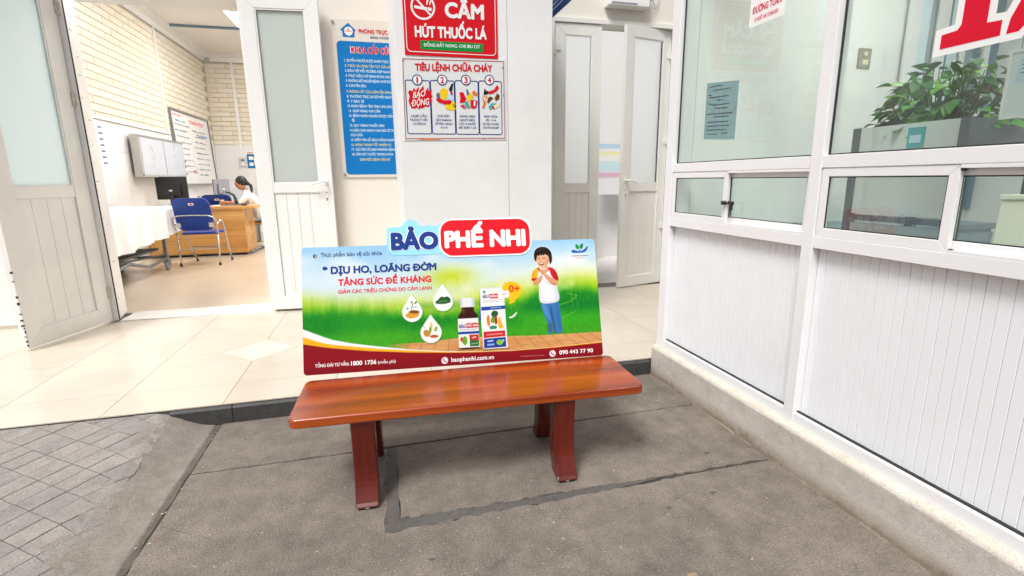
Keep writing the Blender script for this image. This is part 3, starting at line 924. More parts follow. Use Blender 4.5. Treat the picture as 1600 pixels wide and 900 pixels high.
co = MB().prism([(RXL + .002, RZC - .11), (RXL + .03, RZC - .11), (RXL + .05, RZC - .03), (RXL + .14, RZC - .02), (RXL + .14, RZC + .06), (RXL + .002, RZC + .06)], 5.35, RYB + .0, XZ).build('cornice', M_WHITEWALL, wl)
MB().prism([(RYB - .002, RZC - .11), (RYB - .03, RZC - .11), (RYB - .05, RZC - .03), (RYB - .14, RZC - .02), (RYB - .14, RZC + .06), (RYB - .002, RZC + .06)], RXL + .145, .948, lambda p, q_, w_: (w_, p, q_)).build('cornice', M_WHITEWALL, wk)
for (a, b_) in ((10.74, 10.79),):
    tag(box('cable_duct', RXL + .004, RXL + .034, a, b_, 2.16, RZC - .11, M_WHITEP, None, .003), 'vertical white cable duct on the left brick wall', 'cable duct')
tag(box('cable_duct', RXL + .005, RXL + .03, 7.0, 10.735, 2.165, 2.205, M_WHITEP, None, .003), 'horizontal white cable duct along the top of the white tiles', 'cable duct')
tag(box('cable_duct', -3.075 - .02, -3.055 + .02, RYB - .03, RYB - .003, 1.86, RZC - .115, M_WHITEP, None, .003), 'vertical white cable duct on the end wall above the socket', 'cable duct')
sk = thing('wall_socket', 'white switch box under the duct on the end wall', 'socket', (-3.13, RYB - .004, 1.66))
box('socket_body', 0, .15, -.06, 0, 0, .21, M_LGREYP, sk, .01); box('switch', .045, .105, -.068, -.0605, .03, .10, M_WHITEP, sk, .003); box('meter', .04, .11, -.066, -.0605, .13, .17, M_INK if False else P_INKGREY, sk)
ps = thing('wall_poster', 'blue and white notice on the end wall above the seated person', 'poster', mtx=frame((-2.98, RYB - .004, 1.62), (1, 0, 0), (0, 0, 1)))
shape([(0, 0), (.40, 0), (.40, .40), (0, .40)], .004, P_WHITE, ps, 'poster_sheet', .004)
shape([(.01, .01), (.39, .01), (.39, .33), (.01, .33)], .0052, P_BLUE, ps)
shape([(.05, .2), (.15, .2), (.15, .28), (.05, .28)], .0064, P_WHITE, ps); shape([(.05, .06), (.14, .06), (.14, .14), (.05, .14)], .0064, P_WHITE, ps)
shape([(.16, .08), (.37, .08), (.37, .24), (.16, .24)], .0064, P_WHITE, ps); shape([(.25, .25), (.38, .25), (.38, .32), (.25, .32)], .0064, P_ROSE, ps)
shape([(.03, .345), (.15, .345), (.15, .375), (.03, .375)], .0052, P_ORANGE, ps); shape([(.19, .15), (.34, .15), (.34, .165), (.19, .165)], .0075, P_ROSE, ps)
br = box('ceiling_beam', RXL + .15, .948, 11.2, 11.25, RZC + .02, RZC + .058, flat('beam_blue', '6f8494'))
tag(br, 'thin grey blue strip across the room ceiling', 'ceiling strip')
M_LAMP = mat('lamp_diffuser', (1, .98, .95), .5, emit=23.0)
for k, (x, y) in enumerate(((-2.02, 10.4), (-1.6, 7.4), (-.2, 10.4), (-.3, 7.4))):
    lp = thing('ceiling_lamp', ['lit ceiling lamp panel glowing above the room, near the ceiling strip', 'lit ceiling lamp panel above the hospital bed', 'lit ceiling lamp panel in the hidden far right of the room', 'lit ceiling lamp panel in the hidden near right of the room'][k], 'ceiling lamp', (x, y, RZC + .058), group='ceiling lamps')
    box('housing', -.32, .32, -.62, .62, -.035, 0, M_WHITEP, lp, .003); box('diffuser', -.29, .29, -.59, .59, -.04, -.0355, M_LAMP, lp)

# notice strip near the jamb
ns = thing('paper_strip', 'narrow strip of paper notices on the tiled wall beside the doorway', 'notice', mtx=frame((RXL + .0045, 8.28, 1.52), (0, 1, 0), (0, 0, 1)))
shape([(0, 0), (.17, 0), (.17, .62), (0, .62)], .002, P_WHITE, ns, 'paper_sheet', .002)
for k in range(7):
    shape([(.03, .05 + .08 * k), (.14, .05 + .08 * k), (.14, .075 + .08 * k), (.03, .075 + .08 * k)], .003, P_INKGREY, ns, 'printed_line')

# light box and whiteboard on the left wall (frame: u along +Y, v up, facing +X)
lb = thing('light_box', 'grey framed double x-ray light box on the left room wall', 'light box', mtx=frame((RXL + .005, 9.08, 1.395), (0, 1, 0), (0, 0, 1)))
MB().prism([(0, 0), (1.86, 0), (1.86, .64), (0, .64)], .05, .16, XY).build('cabinet', mat('lightbox_grey', (.42, .42, .40), .5), lb, bevel=.008)
for a in (.05, .945):
    MB().prism([(a, .035), (a + .865, .035), (a + .865, .60), (a, .60)], .161, .166, XY).build('screen', flat('screen_pale', 'c4cbd6', .2), lb, bevel=.002)
MB().prism([(0, .607), (1.86, .607), (1.86, .64), (0, .64)], .1605, .168, XY).build('top_trim', M_GREYP, lb)
lbl = MB()
q = random.Random(31)
for k in range(26):
    a, v = q.choice((.35, .5, 1.35, 1.5)) + q.uniform(-.08, .08), q.uniform(.08, .52)
    lbl.prism([(a, v), (a + .004, v), (a + .004, v + q.uniform(.02, .10)), (a, v + .02)], .1662, .1668, XY)
tag(lbl.build('film_marks', P_INKGREY, lb), kind='stuff')
MB().prism([(.0, .02), (.03, .02), (.03, .05), (.0, .05)], .161, .164, XY).build('power_switch', M_BLACKP, lb)
wbd = thing('whiteboard', 'tall whiteboard covered in red and blue handwriting on the left room wall', 'whiteboard', mtx=frame((RXL + .02, 10.98, 1.285), (0, 1, 0), (0, 0, 1)) @ Matrix.Rotation(R(-2), 4, 'X'))
BWW, BHH = 2.13, 1.345
MB().prism([(0, 0), (BWW, 0), (BWW, BHH), (0, BHH)], .02, .045, XY).build('board_face', flat('board_white', 'eaf2fa', .25), wbd)
for (a, b_, c, d_) in ((-.03, 0, -.03, BHH + .03), (BWW, BWW + .03, -.03, BHH + .03)):
    MB().prism([(a, c), (b_, c), (b_, d_), (a, d_)], .01, .07, XY).build('frame_side', M_STEEL, wbd)
for (c, d_) in ((-.03, 0), (BHH, BHH + .03)):
    MB().prism([(0, c), (BWW, c), (BWW, d_), (0, d_)], .01, .068, XY).build('frame_rail', M_STEEL, wbd)
q = random.Random(8)
for mm, rows in ((P_ROSE, [(.1, .55, 1.27), (.95, 1.85, 1.23), (.95, 1.8, 1.19), (.15, .3, .35), (.75, .95, .25), (.75, .95, .2)]), (P_BLUE, [(.2, .7, 1.17), (1.3, 1.95, .98), (1.3, 1.9, .95)]),
                 (P_INKGREY, [(.1 + (k % 2) * .95 + q.uniform(0, .1), .75 + (k % 2) * 1.0 + q.uniform(-.1, .15), 1.1 - .055 * k) for k in range(18)])):
    wr = MB()
    for a, b_, v in rows:
        x = a
        while x < b_:
            l = q.uniform(.02, .07); hh = q.uniform(.008, .03)
            wr.prism([(x, v), (x + l, v + q.uniform(-.004, .004)), (x + l, v + hh), (x, v + hh)], .0455, .0465, XY); x += l + q.uniform(.006, .02)
    tag(wr.build('handwriting', mm, wbd), kind='stuff')
ln = MB()
for k in range(14):
    v = .09 + .078 * k
    ln.prism([(.05, v), (2.08, v - .002), (2.08, v + .002), (.05, v + .004)], .0454, .0462, XY)
for x in (.95, 1.2, .5):
    ln.prism([(x, .05), (x + .004, .05), (x + .004, .9), (x, .9)], .0455, .0463, XY)
tag(ln.build('ruled_lines', P_PALEBLUE, wbd), kind='stuff')
for zz, xx in ((.40, .15), (.3, .12), (.17, .13)):
    MB().box(xx, xx + .16, zz, zz + .03, .046, .07).build('magnet', M_BLACKP, wbd)

# hospital bed under a white sheet
bed = thing('hospital_bed', 'wheeled hospital bed under a draped white sheet along the left room wall', 'bed')
BXR, BXL, BYa, BYb, BZ = -2.88, -3.56, 6.2, 8.40, .985
sh = MB()
nu, nv = 90, 26
vs = []
for i in range(nu + 1):
    y = BYa + (BYb - BYa) * i / nu
    s = i / nu
    hem = .52 + .10 * max(0, s) ** 2 - .012 * math.sin(s * 9)
    if s > .88: hem += (s - .88) * .25
    for j in range(nv + 1):
        t = j / nv
        if t < .4:
            x = BXL + (BXR - BXL) * (t / .4); z = BZ + .006 * math.sin(y * 7 + x * 5) + .004 * math.sin(x * 23 + y * 3)
            if t > .37: z -= .01
            if i == nu: z -= .03
        else:
            k = (t - .4) / .6
            fold = (.034 * math.sin(y * 12 + 2.2 * k) + .014 * math.sin(y * 27 + 1.0 + 1.5 * k)) * k
            x = BXR + .012 + fold + .05 * k * (1 - s); z = BZ - .02 - (BZ - .02 - hem) * k
            y_ = y + .02 * k * math.sin(y * 11)
        vs.append((x, y, z))
sh.add(vs, [(i * (nv + 1) + j, (i + 1) * (nv + 1) + j, (i + 1) * (nv + 1) + j + 1, i * (nv + 1) + j + 1) for i in range(nu) for j in range(nv)])
# end drop
vs = []
for i in range(31):
    x = BXL + (BXR + .012 - BXL) * i / 30
    for j in range(9):
        k = j / 8; vs.append((x, BYb + .004 + .02 * k * math.sin(x * 22) + .01 * k, BZ - .02 - .36 * k))
sh.add(vs, [(i * 9 + j, i * 9 + j + 1, (i + 1) * 9 + j + 1, (i + 1) * 9 + j) for i in range(30) for j in range(8)])
sh.build('sheet', M_SHEET, bed, smooth=True)
box('mattress', BXL + .01, BXR - .01, BYa + .02, BYb - .02, BZ - .14, BZ - .025, M_SHEET, bed, .03)
box('bed_frame', BXL + .02, BXR - .03, BYa + .03, BYb - .05, BZ - .22, BZ - .142, M_STEEL, bed)
for (x, y) in ((BXR - .05, 7.98), (BXL + .06, 7.98), (BXR - .05, 6.35), (BXL + .06, 6.35)):
    lg = box('leg', x - .02, x + .02, y - .03, y + .03, .26, BZ - .22, M_STEEL, bed, .004)
    MB().prism(circ(0, 0, .068, 18), -.02, .02, lambda p, q_, w_, x=x, y=y: (x + w_, y + p, FZ + .068 + q_)).build('castor', M_GREYP, bed, bevel=.006)
    MB().box(x - .035, x + .035, y - .05, y + .05, .20, .262).build('castor_fork', M_STEEL, bed, bevel=.006)
lt_ = MB()
lt_.tube([(BXR - .05, 7.98, .28), (BXR - .05, 7.4, .24), (BXR - .06, 6.9, .36), (BXR - .06, 6.3, .30)], .022, 8)
lt_.tube([(BXR - .05, 7.98, .33), (BXR - .3, 7.2, .33), (BXR - .5, 6.35, .33)], .014, 8)
lt_.tube([(BXL + .06, 7.98, .28), (BXL + .06, 6.3, .28)], .022, 8)
lt_.tube([(BXL + .06, 7.98, .3), (BXR - .05, 7.98, .3)], .016, 8)
lt_.build('undercarriage', M_STEEL, bed, smooth=True)
box('lower_tray', BXL + .1, BXR - .1, 6.4, 7.9, .40, .43, mat('dark_tray', (.08, .08, .09), .5), bed, .004)

# desks, chairs, things on the desk
dk_ = thing('desk', 'pine wood desk with closed front panel in the treatment room', 'desk')
DL, DR, DF, DB, DTz = -3.62, -2.19, 9.27, 9.98, .915
hz_ = .035
for k in range(5):
    z0 = .15 + k * (DTz - .04 - .15) / 5; z1 = .15 + (k + 1) * (DTz - .04 - .15) / 5
    box('front_plank', DL, DR, DF, DF + .02, z0 + .0008, z1 - .0008, M_DESK, dk_, .002)
box('side_panel', DR - .025, DR, DF + .0205, DB, .14, DTz - .04, M_DESK, dk_, .002); box('side_panel', DL, DL + .025, DF + .0205, DB, .14, DTz - .04, M_DESK, dk_)
box('desk_top', DL, DR + .17, DF - .03, DB + .03, DTz - .04, DTz, M_DESK, dk_, .004)
box('plinth', DL + .02, DR - .02, DF + .03, DB - .03, FZ, .14, M_BLACKP, dk_)
MB().tube([(DR + .03, DF + .1, FZ + .03), (DR + .03, DB + .1, FZ + .03), (DR + .12, DB + .12, FZ + .03)], .02, 8).build('foot_rail', M_STEEL, dk_)


def make_chair(label, loc, rz, group='blue folding chairs'):
    """Folding chair facing local +y, its back towards -y."""
    c = thing('chair', label, 'chair', loc, rz, group)
    n = 12
    # padded backrest, tilted, top corners rounded
    def back(p, q_, w_):
        return (p, -.20 - .11 * (q_ - .52) / .45 + w_ - .02 * (1 - (p / .25) ** 2), q_)
    MB().prism(rrect(-.245, .245, .515, .985, .10, 7), -.016, .016, back).build('backrest', M_BLUEV, c, bevel=.008)
    tg = MB().prism(rrect(-.022, .05, .88, .915, .012, 3), -.0185, -.0166, back).build('maker_tag', P_WHITE, c)
    MB().prism(rrect(-.005, .033, .89, .905, .004, 2), -.0195, -.0187, back).build('tag_print', P_ROSE, tg)
    MB().prism(rrect(-.235, .235, -.19, .24, .06, 5), .455, .49, XY).build('seat', M_BLUEV, c, bevel=.012)
    fr = MB()
    fr.tube([(-.27, -.20, .44), (-.285, -.245, .62), (-.27, -.275, .70), (-.20, -.29, .735), (0, -.30, .742), (.20, -.29, .735), (.27, -.275, .70), (.285, -.245, .62), (.27, -.20, .44)], .011, 8)
    fr.build('back_tube', M_CHROME, c, smooth=True)
    for s in (-1, 1):
        MB().tube([(s * .27, -.20, .46), (s * .262, -.235, .02)], .0125, 8).build('leg', M_CHROME, c, smooth=True)
        MB().tube([(s * .272, -.10, .64), (s * .275, -.02, .645), (s * .275, .04, .60), (s * .27, .10, .40), (s * .25, .30, .02)], .0125, 8).build('leg', M_CHROME, c, smooth=True)
        MB().tube([(s * .272, -.10, .64), (s * .28, -.235, .60)], .011, 8).build('arm_tube', M_CHROME, c, smooth=True)
        for y_ in (-.237, .301):
            MB().tube([(s * (.262 if y_ < 0 else .249), y_, 0), (s * (.262 if y_ < 0 else .249), y_, .035)], .017, 8).build('rubber_foot', M_BLACKP, c)
        MB().prism(rrect(s * .215 - .032, s * .215 + .032, .56, .63, .01, 3), -.024, -.0165, back).build('bracket', M_CHROME, c, bevel=.003)
    MB().tube([(-.25, .17, .24), (.25, .17, .24)], .008, 8).build('stretcher', M_CHROME, c)
    MB().tube([(-.265, -.215, .25), (.265, -.215, .25)], .0 + .006, 8).build('stretcher', M_CHROME, c)
    return c


ch1 = make_chair('blue padded chair with chrome tube frame standing in front of the pine desk', (-2.575, 8.45, FZ), R(-4))
ch2 = copy_tree(ch1)
ch2["label"] = 'blue chair behind the pine desk, only the top of its backrest showing'
ch2.location = (-2.83, 10.45, FZ); ch2.rotation_euler = (0, 0, R(3))


def monitor(name, label, loc, rz, W, H, m, back=True):
    o = thing(name, label, 'monitor', loc, rz)
    MB().prism(rrect(-W / 2, W / 2, .12, .12 + H, .01, 3), -.012, .012, XZ).build('display', m, o, bevel=.003)
    MB().prism(rrect(-W * .30, W * .30, .18, .12 + H * .75, .02, 3), -.05, -.0125, XZ).build('rear_housing', m, o, bevel=.012)
    MB().tube([(0, -.04, .24), (0, -.06, .1), (0, -.03, .01)], [.03, .028, .04], 10).build('stand', m, o, smooth=True)
    MB().prism(circ(0, -.02, .13, 20, .09), 0, .014, XY).build('stand_base', m, o, bevel=.004)
    MB().prism(rrect(-.03, .02, .25, .28, .006, 2), -.053, -.0502, XZ).build('badge', P_WHITE, o)
    MB().prism([(-W / 2 + .015, .14), (W / 2 - .015, .14), (W / 2 - .015, .105 + H), (-W / 2 + .015, .105 + H)], .0122, .0135, XZ).build('screen', M_GREYP, o)
    return o


monitor('monitor', 'black monitor seen from behind on the left end of the pine desk', (-3.30, 9.62, DTz), R(-3), .47, .37, M_BLACKP)
ft = thing('side_table', 'plain grey table behind the pine desk carrying the grey monitor and the telephone', 'table', (-3.0, 11.05, FZ))
box('table_top', -.62, .62, -.3, .3, DTz - FZ - .03, DTz - FZ, M_LGREYP, ft, .004)
for sx in (-.58, .58):
    for sy in (-.26, .26): box('leg', sx - .018, sx + .018, sy - .018, sy + .018, 0, DTz - FZ - .0305, M_STEEL, ft)
m2 = monitor('monitor', 'slim grey monitor turned sideways on the table behind the second blue chair', (-2.93, 11.0, DTz), R(62), .40, .33, M_GREYP)
ph_ = thing('telephone', 'white telephone on the table behind the pine desk', 'telephone', (-3.22, 10.95, DTz))
MB().prism([(-.1, 0), (.1, 0), (.1, .04), (.02, .09), (-.1, .09)], -.09, .09, XZ).build('phone_body', M_WHITEP, ph_, bevel=.012)
MB().tube([(-.09, -.1, .125), (-.04, -.1, .135), (.05, -.1, .12), (.09, -.1, .10)], [.026, .016, .016, .026], 10).build('handset', M_LGREYP, ph_, smooth=True)
jr = thing('jar', 'small orange brown jar with a pale lid on the desk', 'jar', (-2.63, 9.80, DTz))
MB().tube([(0, 0, 0), (0, 0, .01), (0, 0, .06), (0, 0, .075)], [.038, .045, .045, .03], 14).build('glass_body', mat('jar_orange', lin('b06a3c'), .3), jr, smooth=True)
MB().tube([(0, 0, .075), (0, 0, .095)], .034, 14).build('lid', P_CREAM, jr)
sp = thing('desk_lamp', 'dark green curved lamp arm on the desk beside the seated person', 'lamp', (-2.44, 9.93, DTz))
MB().prism(circ(0, 0, .05, 16), 0, .02, XY).build('lamp_base', mat('lamp_green', (.02, .06, .055), .4), sp, bevel=.004)
MB().tube([(.0, 0, .02), (-.005, 0, .10), (-.03, 0, .17), (-.09, 0, .21), (-.16, 0, .225)], [.024, .026, .022, .016, .012], 10).build('lamp_arm', MATS['lamp_green'], sp, smooth=True)
kb = thing('keyboard', 'dark keyboard and papers strip lying near the right end of the desk', 'keyboard', (-2.4, 9.62, DTz))
box('key_bed', -.2, .2, -.07, .07, 0, .022, M_GREYP, kb, .004); box('key_field', -.185, .185, -.055, .055, .0225, .03, M_BLACKP, kb, .003)
ppr = box('paper_sheets', -2.75, -2.58, 9.55, 9.9, DTz + .0005, DTz + .008, P_WHITE); tag(ppr, 'thin stack of white paper on the desk', 'paper')
mse = MB().ball((0, 0, .012), .04, 12, 8, (1.2, .75, .45)).build('computer_mouse', M_BLACKP, smooth=True); mse.location = (-2.22, 9.5, DTz + .004); tag(mse, 'black computer mouse on the right end of the desk', 'mouse')
pt = thing('partition', 'low pale rounded screen standing behind the grey table', 'screen', (-2.62, 11.37, DTz - .3))
MB().prism(rrect(-.22, .22, -.507, .60, .06, 5), 0, .02, XZ).build('screen_panel', M_LGREYP, pt, bevel=.004)

# person on a stool at the right end of the desk
stl = thing('stool', 'wooden seat on chrome legs under the seated person', 'stool', (-2.14, 10.22, FZ))
MB().prism(rrect(-.19, .19, -.19, .19, .04, 4), .44, .475, XY).build('seat', M_DESK, stl, bevel=.006)
MB().prism(rrect(-.17, .17, -.17, .17, .04, 4), .4755, .50, XY).build('cushion', M_BLACKP, stl, bevel=.008)
for sx in (-1, 1):
    for sy in (-1, 1):
        MB().tube([(sx * .13, sy * .13, .44), (sx * .2, sy * .2, .0)], .013, 8).build('leg', M_CHROME, stl, smooth=True)
MB().tube([(-.18, -.18, .13), (.18, -.18, .13)], .009, 8).build('stretcher', M_CHROME, stl)
per = thing('person', 'person in white seated side-on at the desk, black hair tied back, writing', 'person', (-2.14, 10.22, FZ))
sv, se, sr = [], [], []


def node(p, r, par=None):
    sv.append(p); sr.append(r)
    if par is not None: se.append((par, len(sv) - 1))
    return len(sv) - 1


pv = node((0, 0, .60), .135)
sp1 = node((-.05, 0, .75), .13, pv); ch = node((-.11, 0, .90), .135, sp1); nk = node((-.19, 0, 1.03), .06, ch); n2 = node((-.225, 0, 1.09), .05, nk)
for s in (-1, 1):
    sh_ = node((-.15, s * .16, .95), .065, ch); el = node((-.27, s * .22 - .02, .80 + .02), .045, sh_); wr_ = node((-.46, s * .13 - .05, .845), .027, el)
    pm = node((-.52, s * .11 - .05, .85), .028, wr_)
    for fi, (dy, ln_) in enumerate(((-.028, .05), (-.01, .062), (.008, .058), (.024, .046))):
        k1 = node((-.52 - ln_ * .6, s * .11 - .05 + dy, .852), .009, pm); node((-.52 - ln_, s * .11 - .05 + dy, .838), .008, k1)
    node((-.515, s * .11 - .05 - s * .045, .845), .010, pm)
    hp = node((-.06, s * .09, .575), .105, pv); kn = node((-.40, s * .10, .56), .068, hp); an = node((-.36, s * .10, .10), .042, kn); node((-.45, s * .10, .035), .038, an)
me = bpy.data.meshes.new('skeleton'); me.from_pydata(sv, se, []); so = bpy.data.objects.new('skeleton', me); COL.objects.link(so)
smod = so.modifiers.new('skin', 'SKIN'); smod.use_smooth_shade = True
for i, v_ in enumerate(me.skin_vertices[0].data):
    v_.radius = (sr[i], sr[i]); v_.use_root = (i == 0)
so.modifiers.new('sub', 'SUBSURF').levels = 2
so.modifiers['sub'].render_levels = 2
dg = bpy.context.evaluated_depsgraph_get()
bme = bpy.data.meshes.new_from_object(so.evaluated_get(dg))
bpy.data.objects.remove(so)
bme.materials.clear()
for m_ in (M_UNIFORM, M_SKIN, M_BLACKP): bme.materials.append(m_)
for p in bme.polygons:
    c = p.center
    arm = c.x < -.235 and c.z > .70
    p.material_index = 1 if (c.z > 1.045 or (arm and c.x < -.30)) else (2 if (arm and c.x < -.27 and c.z < .9) else 0)
    if c.z < .07: p.material_index = 2
    p.use_smooth = True
link('body', bme, None, per)
hd_ = MB()
HC = (-.262, 0, 1.175)
nn, mm_ = 22, 16
vs = []
for i in range(mm_ + 1):
    th_ = PI * i / mm_
    for k in range(nn):
        ph = 2 * PI * k / nn
        x, y, z = math.sin(th_) * math.cos(ph), math.sin(th_) * math.sin(ph), math.cos(th_)
        rx = .098 - .012 * (z < 0) * abs(z); zz = z * (.122 if z > 0 else .118)
        jaw = 1 - .28 * max(0, -z) ** 1.5
        px = x * rx * (1 if x > 0 else (.96 if z > -.2 else 1.0)) * (jaw if x > 0 else 1)
        py = y * .078 * jaw
        # brow, nose and mouth relief on the -x side
        if x < 0 and abs(y) < .22: px -= .020 * math.exp(-((z + .12) / .14) ** 2) + .006 * math.exp(-((z + .5) / .07) ** 2)
        if x < -.6 and .12 < abs(y) < .5: px += .008 * math.exp(-((z - .03) / .1) ** 2)
        vs.append((HC[0] + px, HC[1] + py, HC[2] + zz))
hd_.add(vs, [(i * nn + k, (i + 1) * nn + k, (i + 1) * nn + (k + 1) % nn, i * nn + (k + 1) % nn) for i in range(mm_) for k in range(nn)])
head = hd_.build('head', M_SKIN, per, smooth=True)
for s in (-1, 1):
    MB().ball((HC[0] - .083, s * .03, HC[2] + .005), .009, 8, 6).build('eye', M_HAIR, head, smooth=True)
    MB().ball((HC[0] + .01, s * .079, HC[2] - .01), .022, 10, 7, (.7, .35, 1.2)).build('ear', M_SKIN, head, smooth=True)
MB().ball((HC[0] - .088, 0, HC[2] - .062), .014, 10, 6, (.5, 1.6, .45)).build('mouth', mat('lips', lin('a85c50'), .5), head, smooth=True)
hr = MB()
vs = []
for i in range(11):
    th_ = PI * .62 * i / 10
    for k in range(nn):
        ph = 2 * PI * k / nn
        x, y, z = math.sin(th_) * math.cos(ph), math.sin(th_) * math.sin(ph), math.cos(th_)
        cut = max(0, -x) * .55
        zz = max(z, -.45 + cut * 1.6)
        vs.append((HC[0] + .012 + x * .104, y * .088, HC[2] + .012 + zz * .124))
hr.add(vs, [(i * nn + k, (i + 1) * nn + k, (i + 1) * nn + (k + 1) % nn, i * nn + (k + 1) % nn) for i in range(10) for k in range(nn)])
hr.ball((HC[0] + .11, 0, HC[2] + .0), .038, 12, 8)
hr.tube([(HC[0] + .12, 0, HC[2]), (HC[0] + .16, 0, HC[2] - .04), (HC[0] + .17, 0, HC[2] - .12), (HC[0] + .16, 0, HC[2] - .19)], [.026, .028, .022, .008], 10)
hr.build('hair', M_HAIR, per, smooth=True)
MB().tube([(-.60, -.10, .84), (-.56, -.12, .93)], .005, 6).build('pen', M_BLACKP, per)

# ================================================================== SIGNS ON THE PILLAR
sg = thing('no_smoking_sign', 'red no smoking sign with white lettering at the top of the pillar', 'sign', mtx=frame((0, PY - .0045, 0), (1, 0, 0), (0, 0, 1)))
SX0, SX1, SZ0, SZ1 = .236, .892, 2.147, 2.66
shape(rrect(SX0, SX1, SZ0, SZ1, .004, 2), .006, P_RED, sg, 'sign_panel', .006)


def ring(poly_out, poly_in, w_, m, parent, name='printed_border'):
    n = len(poly_out)
    b_ = MB(); b_.add([(p[0], p[1], w_) for p in poly_out] + [(p[0], p[1], w_) for p in poly_in], [(i, (i + 1) % n, n + (i + 1) % n, n + i) for i in range(n)])
    return b_.build(name, m, parent)


ring(rrect(SX0 + .013, SX1 - .013, SZ0 + .02, SZ1 - .02, .03), rrect(SX0 + .018, SX1 - .018, SZ0 + .025, SZ1 - .025, .026), .007, P_WHITE, sg)
ring(circ(.372, 2.457, .083, 40), circ(.372, 2.457, .070, 40), .0072, P_WHITE, sg, 'ban_ring')
shape([(.313, 2.445), (.40, 2.435), (.40, 2.455), (.313, 2.462)], .0072, P_WHITE, sg, 'cigarette'); shape([(.405, 2.435), (.43, 2.433), (.43, 2.453), (.405, 2.455)], .0072, P_WHITE, sg, 'cigarette_tip')
shape([(.395, 2.47), (.402, 2.472), (.412, 2.50), (.405, 2.515), (.40, 2.50)], .0072, P_WHITE, sg, 'smoke_wisp'); shape([(.415, 2.468), (.421, 2.47), (.43, 2.49), (.425, 2.505), (.42, 2.49)], .0072, P_WHITE, sg, 'smoke_wisp')
shape([(.318, 2.505), (.327, 2.513), (.428, 2.41), (.419, 2.402)], .0078, P_WHITE, sg, 'ban_bar')
text('CẤM', .520, 2.398, .797, .098, P_WHITE, sg, .0075, .046)
text('HÚT THUỐC LÁ', .309, 2.262, .812, .072, P_WHITE, sg, .0075, .046, rise=.010)
shape(rrect(.343, .784, 2.186, 2.244, .008), .0072, P_GREEN, sg, 'green_strip')
text('ĐỒNG ĐẤT NONG. CHE BIU CƠ', .366, 2.205, .760, .021, P_WHITE, sg, .008, .02, rise=.006)

fs_ = thing('fire_rules_sign', 'silver metal fire drill sign with four numbered pictures, below the red sign', 'sign', mtx=frame((0, PY - .0045, 0), (1, 0, 0), (0, 0, 1)))
shape([(.200, 1.578), (.946, 1.588), (.944, 2.145), (.212, 2.117 + .018)], .004, P_GREY, fs_, 'sign_panel', .004)
o_ = [(.208, 1.588), (.938, 1.597), (.935, 2.134), (.216, 2.122)]
ring(o_, [(p[0] + (.005 if p[0] < .5 else -.005), p[1] + (.005 if p[1] < 1.8 else -.005)) for p in o_], .005, P_RUST, fs_)
text('TIÊU LỆNH CHỮA CHÁY', .299, 2.046, .848, .047, P_RED, fs_, .0056, .045, rise=.012)
zx = lambda p: (.214 + (p[0] - 25) * .0005494, 1.985 - (p[1] - 125) * .000514)
for k, (a, b_) in enumerate(((.224, .398), (.398, .571), (.571, .744), (.744, .918))):
    ring(rrect(a, b_, 1.622, 1.986 + .004 * k, .015, 4), rrect(a + .006, b_ - .006, 1.628, 1.980 + .004 * k, .010, 4), .0052, P_NAVY, fs_, 'panel_frame')
    cx, cz = (.311, .485, .654, .826)[k], (1.986, 1.991, 1.997, 2.003)[k]
    shape(circ(cx, cz, .036, 28), .0062, P_NAVY, fs_, 'number_ring'); shape(circ(cx, cz, .029, 28), .0068, P_WHITE, fs_, 'number_disc')
    text(('1', '2', '3', '4')[k], cx - (.012 if k else .007), cz - .021, cx + (.012 if k else .005), .042, P_RED, fs_, .0076, .03)


def pic(pts, m, w_=.0062, name='pictogram'):
    return shape([zx(p) for p in pts], w_, m, fs_, name)


pic([(78, 285), (100, 255), (130, 270), (155, 225), (175, 262), (210, 215), (225, 255), (275, 192), (280, 245), (300, 262), (335, 212), (338, 262), (380, 240), (370, 290), (384, 330), (362, 370), (384, 385), (345, 430), (330, 470), (290, 460), (250, 490), (225, 480), (205, 508), (190, 480), (150, 492), (110, 490), (90, 440), (78, 400), (95, 340)], P_RED)
text('BÁO', zx((135, 0))[0], zx((0, 362))[1], zx((298, 0))[0], .040, P_WHITE, fs_, .0070, .02, .2, rise=.018)
text('ĐỘNG', zx((112, 0))[0], zx((0, 468))[1], zx((342, 0))[0], .043, P_WHITE, fs_, .0070, .02, .2, rise=.015)
pic([(475, 270), (530, 208), (580, 235), (575, 320), (555, 375), (500, 360)], P_YELLOW)
pic([(425, 365), (480, 340), (510, 375), (560, 380), (600, 370), (640, 395), (600, 435), (540, 430), (460, 405)], P_RED, .0068)
pic([(435, 300), (460, 275), (482, 300), (482, 350), (440, 355)], P_INKGREY, .0066); pic([(548, 440), (610, 400), (670, 400), (675, 500), (620, 508), (550, 490)], P_YELLOW, .0066)
pic([(600, 230), (640, 150), (660, 160), (640, 250), (610, 260)], P_BLACK); pic([(615, 262), (640, 250), (650, 300), (625, 310)], P_RED); pic([(570, 310), (600, 285), (655, 320), (665, 375), (600, 372), (570, 345)], P_PALEBLUE)
pic([(640, 430), (655, 430), (680, 465), (668, 470)], P_BLACK, .0072)
pic([(735, 270), (785, 260), (825, 350), (800, 400), (735, 405), (748, 340)], P_RED); pic([(830, 330), (880, 260), (900, 300), (930, 310), (880, 370), (860, 380), (830, 350)], P_YELLOW, .0066)
pic([(825, 225), (848, 225), (870, 290), (835, 310)], P_INKGREY); pic([(905, 250), (935, 235), (980, 280), (985, 310), (940, 305), (910, 290)], P_ORANGE); pic([(880, 370), (940, 355), (972, 380), (960, 460), (920, 482), (880, 465)], P_RED)
pic([(925, 370), (945, 372), (940, 440), (925, 448), (920, 420)], P_WHITE, .0070); pic([(800, 390), (850, 380), (875, 470), (850, 475), (805, 460)], P_TEAL, .0066); pic([(735, 440), (790, 425), (815, 490), (770, 470)], P_ROSE)
